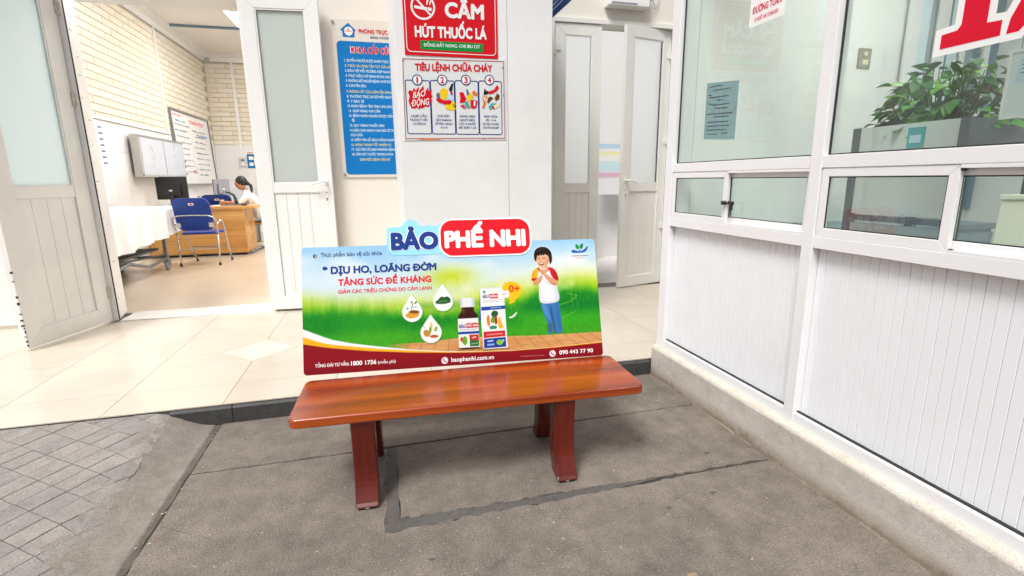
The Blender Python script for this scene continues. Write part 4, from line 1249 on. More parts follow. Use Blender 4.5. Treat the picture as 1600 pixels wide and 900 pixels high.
pic([(845, 385), (865, 385), (880, 460), (862, 440)], P_YELLOW, .007)
pic([(1120, 245), (1200, 215), (1240, 150), (1270, 190), (1235, 235), (1180, 270), (1125, 280)], P_RED); pic([(1055, 290), (1070, 205), (1100, 240), (1120, 235), (1120, 275), (1085, 285)], P_BLACK)
pic([(1030, 465), (1055, 400), (1040, 330), (1070, 300), (1110, 310), (1080, 350), (1085, 410), (1060, 470)], P_ORANGE); pic([(1050, 330), (1075, 315), (1090, 325), (1070, 380)], P_CREAM, .0068)
pic([(1100, 395), (1115, 330), (1150, 305), (1190, 335), (1150, 365), (1125, 400)], P_BROWN); pic([(1205, 330), (1240, 262), (1275, 290), (1268, 340), (1220, 370)], P_BROWN)
pic([(1120, 440), (1170, 395), (1230, 400), (1200, 440), (1140, 495), (1125, 470)], P_TEAL); pic([(1180, 430), (1240, 410), (1290, 375), (1260, 440), (1190, 485)], P_CREAM, .0066); pic([(1165, 440), (1190, 430), (1205, 475), (1180, 480)], P_RED, .007)
for k, rows in enumerate((('LÀ,BÉ CẤO', 'NUÔI KỲ VÂY', 'CỊ ĐÁCH'), ('CHỮ MỘC', 'GỌI NHANH', 'SỐ MỌC NHAU', '4114'), ('ĐÁNH VIÊN', 'NGUỒ ĐIỆN', 'CẮT A NƯỚC', 'BỂ ĐẬP LỬI'), ('ĐEM VỊCH', 'ĐI 114', 'GỌI BÁI CHƯÁO', 'CHUYÊN NGHIỆP'))):
    cx = (.311, .485, .657, .831)[k]
    for r_, s in enumerate(rows):
        wd = min(.125, .0125 * len(s)) if r_ < 3 or k else .1
        text(s, cx - wd / 2, 1.738 + .002 * k - .0262 * r_, cx + wd / 2, .0155, P_NAVY, fs_, .0056, .018)
for (x, z) in ((.222, 2.108), (.925, 2.09), (.93, 1.9), (.775, 1.594), (.33, 1.592)):
    shape(circ(x, z, .005, 8), .0058, P_BROWN, fs_, 'rust_spot')
shape([(.30, 1.583), (.46, 1.586), (.45, 1.594), (.32, 1.593)], .0056, P_ORANGE, fs_, 'rust_spot')

# ================================================================== BLUE NOTICE BOARD
nbd = thing('notice_board', 'blue and white rules board of the emergency department, partly behind the pillar', 'notice board', mtx=frame((0, YW - .001, 0), (1, 0, 0), (0, 0, 1)))
P_IVORY = flat('print_ivory', 'd6cec3')
shape([(-.312, 1.335), (.62, 1.335), (.62, 2.705), (-.312, 2.69)], .012, P_IVORY, nbd, 'board_panel', .012)
bp_ = rrect(-.278, .60, 1.36, 2.515, .035)
shape(bp_, .0135, P_BLUE, nbd, 'blue_field')
shape([(-.168, 2.664), (-.238, 2.606), (-.222, 2.594), (-.218, 2.548), (-.120, 2.548), (-.118, 2.596), (-.105, 2.606)], .0135, P_BLUE, nbd, 'house_emblem')
shape(circ(-.168, 2.596, .036, 24), .0142, P_WHITE, nbd, 'emblem_disc'); text('PHÒNG', -.198, 2.59, -.138, .012, P_RED, nbd, .015, .03); shape([(-.178, 2.606), (-.158, 2.606), (-.168, 2.624)], .015, P_RED, nbd, 'emblem_mark')
text('PHÒNG TRỰC KHÁM BỆNH', -.082, 2.585, .40, .034, P_RED, nbd, .014, .028)
text('BẢNG THƯỜNG TRỰC KHOA', .015, 2.545, .36, .019, P_NAVY, nbd, .014, .02)
text('KHOA CẤP CỨU', -.165, 2.414, .196, .058, P_WHITE, nbd, .0142, .060, copies=12); text('KHOA CẤP CỨU', -.160, 2.416, .191, .054, P_RED, nbd, .0156, .035)
rows = [('1. QUYỀN NGƯỜI ĐƯỢC KHÁM TRỰC CHO ĐẾN KHI', 2.345, 0), ('2. Y ĐỨC VÀ LÒNG TẬN TỤY CỨU CHỮA', 2.300, 1), ('3. ĐÓN TIẾP MỖI TRƯỜNG HỢP NHANH CHÓNG', 2.258, 0), ('4. THỰC HIỆN CHỈ ĐỊNH ĐÚNG NGƯỜI BỆNH', 2.216, 0),
        ('5. KHÔNG ĐỂ NGƯỜI BỆNH CHỜ ĐỢI LÂU', 2.174, 0), ('6. CHUYÊN SÂU', 2.132, 0), ('7. PHÒNG CẤP CỨU LUÔN SẴN SÀNG', 2.082, 1), ('8. THƯỜNG TRỰC 24 GIỜ MỖI NGÀY', 2.040, 0), ('9. Y BÁC SĨ', 1.998, 0),
        ('10. KHÁM BỆNH TẬN TÌNH CHU ĐÁO', 1.957, 0), ('11. GIÚP NHAU KHI CẦN', 1.915, 0), ('12. BỆNH NHÂN NGHÈO ĐƯỢC MIỄN PHÍ', 1.873, 0), ('13. QUY TRÌNH THUỐC MEN', 1.788, 0), ('14. BÁO CÁO NGAY CHO BÁC SĨ TRỰC', 1.745, 0),
        ('CỨU CHỮA', 1.704, 0), ('15. KIỂM TRA SỔ SÁCH HẰNG NGÀY', 1.661, 0), ('16. HOÀN THÀNH TỐT NHIỆM VỤ', 1.617, 1), ('17. GIỮ GÌN VỆ SINH PHÒNG BỆNH', 1.575, 0), ('18. CẤM HÚT THUỐC TRONG KHOA', 1.532, 0), ('GIÁM ĐỐC BỆNH VIỆN KÝ', 1.484, 1)]
for k, (s, z, y_) in enumerate(rows):
    x0 = -.222 if k < 10 else (-.215 if k < 19 else -.15)
    text(s, x0, z, x0 + min(.0132 * len(s), .56), .022, P_YELLTXT if y_ else P_LBLUETXT, nbd, .0142, .016)
text('Ô', -.195, 1.832, -.172, .022, P_LBLUETXT, nbd, .0142, .03)
for (x, z) in ((-.296, 2.665), (-.292, 1.36)):
    MB().tube([(x, z, .012), (x, z, .022)], .011, 12).build('fixing_screw', M_STEEL, nbd)

# ================================================================== BOOTH ON THE RIGHT
bo = thing('booth', 'white framed glass booth on a stone plinth along the right side', 'booth', (0, 0, 0))
BF, BY1, BYE = 1.735, 2.875, -3.2
MB().prism([(1.70, -.012), (1.70, .193), (1.712, .204), (1.80, .210), (1.80, -.012)], BYE, BY1, XZ).build('stone_plinth', M_PLINTH, bo, bevel=.006)
MB().prism([(1.7045, .1985), (1.7105, .2055), (1.738, .2125), (1.738, .205)], BYE, BY1 + .001, XZ).build('cement_ledge', M_LEDGE, bo)
q = random.Random(9)
crm = MB()
y = BYE
while y < BY1 - .05:     # crumbling foot of the plinth
    l = q.uniform(.03, .09); d_ = q.uniform(.001, .007); h = q.uniform(.004, .014)
    crm.add([(1.70 - d_, y, -.002), (1.70 - d_ * .6, y + l, -.002), (1.702, y + l, h * .8), (1.702, y, h)], [(0, 1, 2, 3)])
    crm.add([(1.70 - d_, y, -.002), (1.702, y, h), (1.702, y, -.002)], [(0, 1, 2)]); crm.add([(1.70 - d_ * .6, y + l, -.002), (1.702, y + l, -.002), (1.702, y + l, h * .8)], [(0, 1, 2)])
    y += l
tag(crm.build('plinth_crumbs', worn('stained_plaster', (.30, .24, .18), (.16, .13, .10), (.40, .34, .27), 2.5, .5, .9), bo), kind='stuff')
posts = [(2.795, BY1, .13), (1.708, 1.766, .065), (.62, .678, .065), (-.47, -.412, .065), (-1.56, -1.502, .065), (BYE, BYE + .06, .065)]
for k, (a, b_, dx) in enumerate(posts):
    box('post', BF, BF + dx, a, b_, .2105, 2.80, M_BOOTH, bo, .003)
zr = [(.2105, .262, .055), (1.005, 1.055, .05), (1.330, 1.380, .05), (2.74, 2.80, .05)]
for k in range(5):
    y1, y0 = posts[k][0], posts[k + 1][1]
    for (a, b_, dx) in zr:
        box('rail', BF + .003, BF + dx, y0 + .0005, y1 - .0005, a, b_, M_BOOTH, bo, .002)
    # black seal above the bottom rail, ribbed boards, panes
    box('seal', BF + .020, BF + .030, y0, y1, .262, .269, M_GASKET, bo)
    pg = MB()
    box('panel_backing', BF + .048, BF + .055, y0, y1, .26, 1.008, M_GROOVE, bo)
    wv = .0385
    y = y1 - .002
    n = 0
    while y > y0 + .003 and (k < 2 or False):
        y2 = max(y - wv, y0)
        box('panel_strip', BF + .0385 + (.0006 if n % 3 == 1 else 0), BF + .0478, y2 + .0006, y - .0006, .264, 1.0045, M_PANELR, bo, .0018)
        y = y2; n += 1
    if k >= 2:
        box('panel_sheet', BF + .0385, BF + .0478, y0, y1, .264, 1.0045, M_PANELR, bo)
    box('glass_pane', BF + .034, BF + .039, y0, y1, 1.38, 2.74, M_GLASS, bo)
    gk = MB()
    for (a, b_, c, d_) in ((y0, y1, 1.38, 1.386), (y0, y0 + .007, 1.386, 2.74), (y1 - .007, y1, 1.386, 2.74)):
        gk.box(BF + .028, BF + .034, a, b_, c, d_)
    gk.build('gasket', M_GASKET, bo)

    def sash(ya, yb, x, key=False):
        """One sliding window: ya is the camera end, yb the far end."""
        s = MB()
        z0, z1 = 1.0555, 1.3295
        st_ = .032
        for poly in ([(ya, z0), (yb, z0), (yb - st_, z0 + .036), (ya + st_, z0 + .036)], [(ya, z1), (ya + st_, z1 - .034), (yb - st_, z1 - .034), (yb, z1)],
                     [(ya, z0), (ya + st_, z0 + .036), (ya + st_, z1 - .034), (ya, z1)], [(yb, z0), (yb, z1), (yb - st_, z1 - .034), (yb - st_, z0 + .036)]):
            s.prism(poly, x, x + .018, YZ)
        o = s.build('window_sash', M_BOOTH, bo, bevel=.002)
        box('pane', x + .008, x + .012, ya + st_, yb - st_, z0 + .036, z1 - .034, M_GLASS, o)
        gg = MB()
        for (a, b_, c, d_) in ((ya + st_, yb - st_, z0 + .036, z0 + .040), (ya + st_, yb - st_, z1 - .038, z1 - .034), (ya + st_, ya + st_ + .004, z0 + .04, z1 - .038), (yb - st_ - .004, yb - st_, z0 + .04, z1 - .038)):
            gg.box(x + .004, x + .0078, a, b_, c, d_)
        gg.build('gasket', M_GASKET, o)
        return o
    mid = y1 - (y1 - y0) * .487
    sash(mid - .012, y1 - .004, BF + .006)
    so_ = sash(y0 + .004, mid + .03, BF + .028)
    box('track', BF + .0035, BF + .0245, y0 + .001, mid - .013, 1.0552, 1.064, M_BOOTH, bo); box('track', BF + .0035, BF + .0245, y0 + .001, mid - .013, 1.318, 1.3297, M_BOOTH, bo)
    if k == 0:
        lk = MB().tube([(BF + .003, mid - .010, 1.168), (BF - .018, mid - .010, 1.168)], .011, 12)
        lk.tube([(BF + .012, mid - .022, 1.168), (BF + .012, mid - .055, 1.166)], .010, 10)
        lk = lk.build('lock', M_BLACKP, bo)
        MB().tube([(BF + .006, mid - .052, 1.17), (BF + .004, mid - .056, 1.13)], [.010, .007], 8).tube([(BF + .004, mid - .056, 1.13), (BF + .004, mid - .056, 1.105)], .003, 6).build('key', M_BLACKP, lk)
    if k == 1:
        for z in (1.06, 1.318):
            MB().tube([(BF + .012, mid - .014, z), (BF + .012, mid - .024, z)], .008, 8).build('roller', M_BLACKP, so_)
# interior shell of the booth
M_BWALL = mat('booth_inner_wall', (.80, .82, .79), .55, var=.04, vscale=1)
box('end_wall', BF + .135, 4.2, 2.80, 2.87, -.01, 2.80, M_BWALL, bo)
box('rear_wall', 4.2, 4.28, BYE, 2.87, -.01, 2.80, M_BWALL, bo)
box('near_wall', BF + .066, 4.2, BYE, BYE + .05, -.01, 2.80, M_BWALL, bo)
box('floor_slab', BF + .066, 4.2, BYE + .05, 2.80, .0, .06, M_LGREYP, bo)
box('roof', BF - .03, 4.3, BYE - .03, 2.90, 2.803, 2.86, M_WHITEWALL, bo)
for k, y in enumerate((2.0, .2, -1.6)):
    lp = thing('ceiling_lamp', ['unseen lamp panel added to light the booth, nearest the passage', 'unseen lamp panel added to light the booth, middle one', 'unseen lamp panel added to light the booth, hidden end'][k], 'ceiling lamp', (2.9, y, 2.8025), group='added booth lamps')
    box('housing', -.32, .32, -.32, .32, -.03, 0, M_WHITEP, lp, .003); box('diffuser', -.29, .29, -.29, .29, -.035, -.0305, mat('booth_fill_lamp', (1, 1, .97), .5, emit=11.5), lp)  # unseen panels added to brighten the booth interior
_cb, _cg, _wd = flat('reflection_blue', 'cfe3ee'), flat('reflection_grey', '93a3a8'), flat('reflection_dark', '5f7f92')  # solid strips behind the second bay stand in for reflections in its glass
for k, (a, b_, m_) in enumerate(((3.36, 3.46, M_BOOTH), (3.465, 3.55, _cb), (3.555, 3.60, _cg), (3.605, 3.70, M_BOOTH), (3.705, 3.735, _wd), (3.74, 3.84, _cb), (3.845, 3.88, M_BOOTH), (3.885, 3.96, _cg), (3.965, 4.04, _wd), (4.045, 4.10, M_BOOTH), (4.105, 4.19, _wd))):
    box('reflection_strip', a, b_, 2.755 + .012 * (k % 3), 2.775 + .012 * (k % 3) - .001, 1.05, 2.70, m_, bo, .004)
cbn = thing('cabinet', 'low blue grey cabinet inside the booth against its end wall', 'cabinet', (2.36, 2.32, .06))
box('carcass', 0, 1.4, .02, .475, 0, .90, mat('cabinet_grey', lin('8397a0'), .5, var=.06, vscale=3), cbn, .004); box('top', -.02, 1.42, 0, .478, .9005, .935, mat('cabinet_top', lin('6f858f'), .4), cbn, .004)
for k in range(3): box('door', .01 + .465 * k, .465 * (k + 1), .006, .0195, .04, .88, MATS['cabinet_grey'], cbn, .003)
sw = thing('light_switch', 'beige switch plate on the end wall inside the booth', 'switch', (3.03, 2.7995, 1.975))
box('plate', 0, .10, -.01, 0, 0, .12, mat('switch_plate', lin('8d8f7c'), .5), sw, .003)
MB().prism(circ(.05, .085, .014, 12), -.016, -.0105, XZ).build('knob', P_CREAM, sw); box('rocker', .03, .075, -.015, -.0105, .02, .05, P_CREAM, sw, .002)

# glass-panelled stand with the pot plant inside the booth
pst = thing('display_stand', 'grey metal stand with silver panels inside the booth, carrying the plant', 'stand', (2.10, 0, 0))
MFR = mat('stand_dark_metal', lin('49555c'), .4, metal=.3, var=.1, vscale=4)
MPN = mat('stand_silver_panel', lin('d2d6d4'), .28, metal=.0, var=.08, vscale=2)
SY0, SY1 = 1.435, 1.915
for (x, y) in ((0, SY0), (0, SY1 - .035), (.38, SY0), (.38, SY1 - .035)):
    box('upright', x, x + .035, y, y + .035, .06, 1.505, MFR, pst, .002)
box('front_panel', .006, .016, SY0 + .036, SY1 - .036, 1.37, 1.503, MPN, pst, .001); box('rear_panel', .395, .405, SY0 + .036, SY1 - .036, 1.37, 1.503, MPN, pst, .001)
box('end_panel', .036, .379, SY0 + .01, SY0 + .02, 1.37, 1.503, MFR, pst); box('end_panel', .036, .379, SY1 - .02, SY1 - .01, 1.37, 1.503, MPN, pst)
box('tray_floor', .02, .39, SY0 + .021, SY1 - .021, 1.37, 1.38, MFR, pst)
box('shelf_panel', .008, .014, SY0 + .036, SY1 - .036, 1.13, 1.335, MPN, pst); box('cross_rail', 0, .03, SY0 + .036, SY1 - .036, 1.10, 1.125, MFR, pst, .002)
box('lower_panel', .008, .014, SY0 + .036, SY1 - .036, .12, 1.09, mat('stand_lower_panel', lin('98a3a1'), .3, metal=.1, var=.1, vscale=2), pst)
MB().box(-.001, .0055, 1.595, 1.66, 1.405, 1.485).build('teal_label', P_TEAL, pst); MB().box(-.002, -.0012, 1.605, 1.65, 1.425, 1.455).build('label_print', P_PALEBLUE, pst)
pot = thing('potted_plant', 'bushy green leafy plant in the stand behind the booth glass', 'plant', (2.29, 1.69, 1.382))
MB().box(-.14, .14, -.2, .2, 0, .09).build('soil', M_SOIL, pot)


def leaf_mesh(seed, m):
    q = random.Random(seed)
    n = 7
    vs, fs = [], []
    Lh = 1.0
    for i in range(n + 1):
        t = i / n
        wdt = .36 * math.sin(PI * min(1, t * 1.02) ** .72) * (1 - .25 * t) + .0
        z = -.22 * t * t + .05 * math.sin(t * 3)
        for s in (-1, 0, 1):
            vs.append((t * Lh, s * wdt, z + (abs(s) * .10 * (wdt / .36)) + q.uniform(-.012, .012)))
    for i in range(n):
        for k in range(2):
            fs.append((i * 3 + k, (i + 1) * 3 + k, (i + 1) * 3 + k + 1, i * 3 + k + 1))
    me = bpy.data.meshes.new('leaf'); me.from_pydata(vs, [], fs); me.update(); me.materials.append(m)
    me.polygons.foreach_set("use_smooth", [True] * len(me.polygons))
    return me


lms = [leaf_mesh(k, M_LEAF[k % 3]) for k in range(6)]
lms.append(leaf_mesh(9, M_DRYLEAF))
q = random.Random(21)
stb = MB()
for k in range(292):
    # crown: a broad dome, leaves mostly on its shell facing outward and down
    a = q.uniform(0, 2 * PI); e = math.asin(q.uniform(-.12, .98)); rr_ = q.uniform(.55, 1.0) ** .5
    if k < 40: rr_ *= .6
    c = Vector((.15 * rr_ * math.cos(e) * math.cos(a), .245 * rr_ * math.cos(e) * math.sin(a), .115 + .262 * rr_ * math.copysign(abs(math.sin(e)) ** .75, e) * (1 - .10 * (math.cos(e) * math.sin(a) > .3))))
    c += Vector((q.gauss(0, .012), q.gauss(0, .015), q.gauss(0, .012)))
    if c.z < .10: c.z = q.uniform(.10, .16)
    s = q.uniform(.045, .080)
    dirn = Vector((c.x * 2.2 + q.gauss(0, .12), c.y * 1.6 + q.gauss(0, .14), q.uniform(-.25, .18))).normalized()
    if dirn.length < .1: dirn = Vector((0, 1, 0))
    upv = Vector((q.gauss(0, .35), q.gauss(0, .35), 1)) + Vector((c.x, c.y, 0)) * 1.5
    side = upv.cross(dirn).normalized(); upv = dirn.cross(side)
    o = link('leaf', lms[6] if k in (70, 71) else lms[q.choice((0, 0, 1, 1, 2, 3, 4, 4, 5))], None, pot)
    o.matrix_local = Matrix(((dirn.x, side.x, upv.x, c.x), (dirn.y, side.y, upv.y, c.y), (dirn.z, side.z, upv.z, c.z), (0, 0, 0, 1))) @ Matrix.Diagonal((s, s, s, 1))
    if k % 2 == 0:
        root = Vector((c.x * .35, c.y * .45, .08)); md = (root + c) / 2 + Vector((c.x * .15, c.y * .15, .02))
        stb.tube([root, md, c], [.0035, .0028, .0018], 5)
tag(stb.build('stems', M_STEM, pot, smooth=True), kind='stuff')
bx = thing('cream_panel', 'cream plastic flap leaning behind the right sliding window', 'panel', (1.86, 1.0, 1.06))
MB().prism([(-.13, -.06), (.215, -.06), (.225, .155), (-.13, .165)], 0, .015, lambda p, q_, w_: (w_ + .10 + .12 * (q_ + .06), p, q_)).build('flap', mat('cream_plastic', lin('e6e6d2'), .45), bx, bevel=.004)
MB().prism([(-.13, .166), (.2255, .156), (.2275, .172), (-.13, .182)], -.008, .02, lambda p, q_, w_: (w_ + .10 + .12 * (q_ + .06), p, q_)).build('flap_edge', MATS['cream_plastic'], bx, bevel=.003)
box('support', .12, .4, -.1, .18, -.6, -.07, M_LGREYP, bx)

# notices on the booth glass
def glass_frame(y, z, x=BF + .0335):
    return frame((x, y, z), (0, -1, 0), (0, 0, 1))


n1 = thing('paper_notice', 'blue grey printed sheet taped low inside the first booth pane', 'notice', mtx=glass_frame(2.56, 1.505, BF + .0405))
shape([(0, 0), (.26, -.02), (.26, .265), (0, .295)], .0008, P_SLATE, n1, 'paper_sheet', .0006)
rws = [(.02, .14, .268), (.06, .2, .245), (.02, .05, .225), (.03, .19, .212), (.1, .15, .19), (.03, .06, .178), (.06, .2, .170), (.08, .19, .15), (.01, .23, .128), (.07, .2, .108), (.02, .2, .085), (.02, .21, .065), (.02, .19, .045), (.03, .12, .022), (.15, .2, .018)]
for a, b_, v in rws:
    shape([(a, v), (b_, v - (b_ - a) * .07), (b_, v + .006 - (b_ - a) * .07), (a, v + .006)], .0015, P_INKGREY, n1, 'printed_line', .0005)
n2_ = thing('sticker', 'white sticker with red lettering high on the first booth pane', 'sticker', mtx=glass_frame(2.25, 1.993))
shape([(0, .0), (.222, .0), (.222, .14), (0, .14)], .0008, P_WHITE, n2_, 'sticker_sheet', .0006)
text('LƯU Ý', .06, .105, .15, .02, P_ROSE, n2_, .0014, .03); text('ĐƯỜNG TUẦN', .018, .055, .200, .030, P_ROSE, n2_, .0014, .03); text('O XUẤT AN TOÀN ĐO', .035, .018, .185, .018, P_ROSE, n2_, .0014, .03)
big = thing('window_numerals', 'large red digits with white outline on the upper glass of the second bay', 'window lettering', mtx=glass_frame(1.335, 1.690))
k_ = .001
one = [(0, 0), (.165, 0), (.165, .042), (.125, .045), (.125, .42), (.07, .42), (.0, .36), (.0, .33), (.055, .34), (.055, .06), (.045, .045), (0, .042)]
two = [(.180, 0), (.21, .0), (.235, .028), (.27, .028), (.33, .0), (.37, .02), (.395, .09), (.37, .09), (.35, .075), (.285, .085), (.27, .085), (.36, .21), (.375, .29), (.35, .37), (.29, .41), (.22, .39), (.185, .33), (.19, .28), (.23, .28), (.235, .33), (.28, .365), (.315, .33), (.32, .28), (.29, .2), (.21, .10), (.185, .04)]


def grow(poly, d):
    n = len(poly); out = []
    for i in range(n):
        p0, p1, p2 = poly[i - 1], poly[i], poly[(i + 1) % n]
        def nrm(a, b_):
            l = math.dist(a, b_) or 1e-6; return ((b_[1] - a[1]) / l, -(b_[0] - a[0]) / l)
        n1_, n2__ = nrm(p0, p1), nrm(p1, p2); s = (n1_[0] + n2__[0], n1_[1] + n2__[1]); l2 = max(.35, (s[0] ** 2 + s[1] ** 2) / 2)
        out.append((p1[0] + s[0] / l2 * d, p1[1] + s[1] / l2 * d))
    return out


for nm, pl_ in (('digit', one), ('digit', two)):
    dg_ = shape(pl_, .0018, P_CRIMSON, big, nm, .0005)
    shape(grow(pl_, .020), .0010 + .0003 * (pl_ is two), P_WHITE, dg_, 'outline', .0003)
fn = thing('framed_notice', 'pale framed notice with red handwriting inside the second booth bay', 'notice', mtx=frame((2.0, 1.275, 1.482), (0, -1, 0), (0, 0, 1)))
shape([(0, 0), (.34, 0), (.34, .195), (0, .195)], 0, flat('notice_glass', 'd5e0e2', .3), fn, 'notice_sheet', .008)
shape([(.02, .10), (.085, .10), (.085, .18), (.02, .18)], .0012, P_PALEBLUE, fn, 'printed_sheet'); shape([(.1, .10), (.17, .10), (.17, .18), (.1, .18)], .0012, P_PALEBLUE, fn, 'printed_sheet')
for k in range(4): shape([(.03, .165 - .012 * k), (.07, .165 - .012 * k), (.07, .168 - .012 * k), (.03, .168 - .012 * k)], .002, P_INKGREY, fn, 'printed_line')
text('Phòng', .075, .045, .2, .032, P_CRIMSON, fn, .0015, .01, .3)
for (a, b_, c, d_) in ((-.008, .348, -.008, 0), (-.008, .348, .195, .203), (-.008, 0, 0, .195), (.34, .348, 0, .195)):
    shape([(a, c), (b_, c), (b_, d_), (a, d_)], .004, P_WHITE, fn, 'notice_frame', .014)
hang = MB().tube([(.02, .2, 0), (.02, 1.3, 0)], .002, 5); hang.tube([(.3, .2, 0), (.3, 1.3, 0)], .002, 5); hang.build('hanging_cord', M_STEEL, fn)

# ================================================================== BENCH
BTH = -.0469
bn = thing('bench', 'varnished reddish brown wooden bench with curved legs', 'bench', (.3522, 2.1032, 0), BTH)
BLEN, BW, BT = 1.4827, .4078, .4066
MB().prism(rrect(-BLEN / 2, BLEN / 2, -BW / 2, BW / 2, .035, 6), BT - .040, BT, XY).build('seat', M_BENCH, bn, bevel=.008, seg=3)


def leg(u, front):
    s = -1 if front else 1
    v0 = -.150 if front else .150
    wv = .084 if front else .080
    prof_o, prof_i = [], []
    N_ = 14
    for k in range(N_ + 1):
        z = (BT - .0405) * (1 - k / N_)
        t = max(0, (.15 - z) / .15)
        off = .046 * t ** 1.9 - .010 * math.sin(PI * min(1, k / N_ * 1.1))
        prof_o.append((v0 + s * (wv / 2 + off), z)); prof_i.append((v0 + s * (-wv / 2 + off * .92), z))
    poly = prof_o + prof_i[::-1]
    poly = [(p[0], max(p[1], .012)) for p in poly]
    o = MB().prism(poly, u - .046, u + .046, YZ).build('leg', M_BENCHL, bn, bevel=.006)
    c = v0 + s * .05
    box('foot_pad', u - .034, u + .034, c - .030, c + .030, 0, .0118, M_BLACKP, o)
    MB().prism([(u - .008, .005), (u + .008, .005), (u + .007, .009), (u - .007, .009)], c - .0315 if front else c + .030, c - .030 if front else c + .0315, lambda p, q_, w_: (p, w_, q_)).build('foot_label', P_WHITE, o)
    return o


for u, fr_ in ((-.468, True), (.378, True), (-.462, False), (.380, False)):
    leg(u, fr_)
box('under_rail', -.44, .36, .12, .155, BT - .085, BT - .041, M_BENCHL, bn, .003)
box('under_rail', -.478, -.45, -.11, .11, BT - .085, BT - .041, M_BENCHL, bn, .003); box('under_rail', .36, .39, -.11, .11, BT - .085, BT - .041, M_BENCHL, bn, .003)

# ================================================================== ADVERTISING BOARD ON THE BENCH
q0 = (.3342, 2.3361, -.094, 1.4689, .6103, .3131)
Ub = Vector((math.cos(q0[2]), math.sin(q0[2]), 0)); Vb = Vector((-math.sin(q0[5]) * math.sin(q0[2]), math.sin(q0[5]) * math.cos(q0[2]), math.cos(q0[5])))
Ob = Vector((q0[0], q0[1], BT + .001)) - Ub * q0[3] / 2
ad = thing('advertising_board', 'colourful printed advertising board standing along the back edge of the bench', 'advertising board', mtx=frame(Ob, Ub, Vb))
AW, AH = q0[3], q0[4]
MB().prism(rrect(0, AW, 0, AH, .018, 5), -.016, -.0008, XY).build('backing', flat('board_edge', 'd8dde0'), ad, bevel=.002)
# ---- print, painted point by point on a fine grid
NU, NV = 760, 316
U_, V_ = np.meshgrid(np.linspace(0, AW, NU + 1), np.linspace(0, AH, NV + 1))
IMG = np.zeros((NV + 1, NU + 1, 3))
rng = np.random.default_rng(4)


def vnoise(sx, sy, seed):
    r_ = np.random.default_rng(seed)
    gx, gy = int(AW * sx) + 3, int(AH * sy) + 3
    gr = r_.random((gy, gx))
    fx, fy = U_ * sx, V_ * sy
    ix, iy = fx.astype(int), fy.astype(int)
    tx, ty = fx - ix, fy - iy
    tx, ty = tx * tx * (3 - 2 * tx), ty * ty * (3 - 2 * ty)
    return (gr[iy, ix] * (1 - tx) + gr[iy, ix + 1] * tx) * (1 - ty) + (gr[iy + 1, ix] * (1 - tx) + gr[iy + 1, ix + 1] * tx) * ty


def hx(s):
    return np.array([int(s[i:i + 2], 16) / 255 for i in (0, 2, 4)])


def ss(a, b_, x):
    t = np.clip((x - a) / (b_ - a), 0, 1); return t * t * (3 - 2 * t)


def over(alpha, col):
    global IMG
    IMG = IMG * (1 - alpha[..., None]) + (col if isinstance(col, np.ndarray) and col.ndim == 3 else np.asarray(col)) * alpha[..., None]


def fill(poly, col, soft=.0012, op=1.0):
    P = np.array(poly)
    pad = soft * 3
    x0, x1, y0, y1 = P[:, 0].min() - pad, P[:, 0].max() + pad, P[:, 1].min() - pad, P[:, 1].max() + pad
    i0, i1 = max(0, int(x0 / AW * NU)), min(NU + 1, int(x1 / AW * NU) + 2)
    j0, j1 = max(0, int(y0 / AH * NV)), min(NV + 1, int(y1 / AH * NV) + 2)
    if i1 <= i0 or j1 <= j0: return
    X, Y = U_[j0:j1, i0:i1], V_[j0:j1, i0:i1]
    ins = np.zeros(X.shape, bool); dm = np.full(X.shape, 9.0)
    for k in range(len(P)):
        a, b_ = P[k - 1], P[k]
        d = b_ - a
        t = np.clip(((X - a[0]) * d[0] + (Y - a[1]) * d[1]) / (d @ d + 1e-12), 0, 1)
        dm = np.minimum(dm, np.hypot(X - a[0] - t * d[0], Y - a[1] - t * d[1]))
        if a[1] != b_[1]:
            cr = (a[1] > Y) != (b_[1] > Y)
            ins ^= cr & (X < (b_[0] - a[0]) * (Y - a[1]) / (b_[1] - a[1]) + a[0])
    sd_ = np.where(ins, dm, -dm)
    al = ss(-soft, soft, sd_) * op
    IMG[j0:j1, i0:i1] = IMG[j0:j1, i0:i1] * (1 - al[..., None]) + np.asarray(col) * al[..., None]


def stroke(pts, wd, col, soft=.001, op=1.0):
    for a, b_ in zip(pts[:-1], pts[1:]):
        d = np.array(b_) - np.array(a); l = np.hypot(*d) or 1; n = np.array((-d[1], d[0])) / l * wd / 2
        fill([np.array(a) - n, np.array(b_) - n, np.array(b_) + n, np.array(a) + n], col, soft, op)


def smooth_poly(pts, it=2):
    for _ in range(it):
        out = []
        for i in range(len(pts)):
            p, r_ = pts[i], pts[(i + 1) % len(pts)]
            out += [(p[0] * .75 + r_[0] * .25, p[1] * .75 + r_[1] * .25), (p[0] * .25 + r_[0] * .75, p[1] * .25 + r_[1] * .75)]
        pts = out
    return pts


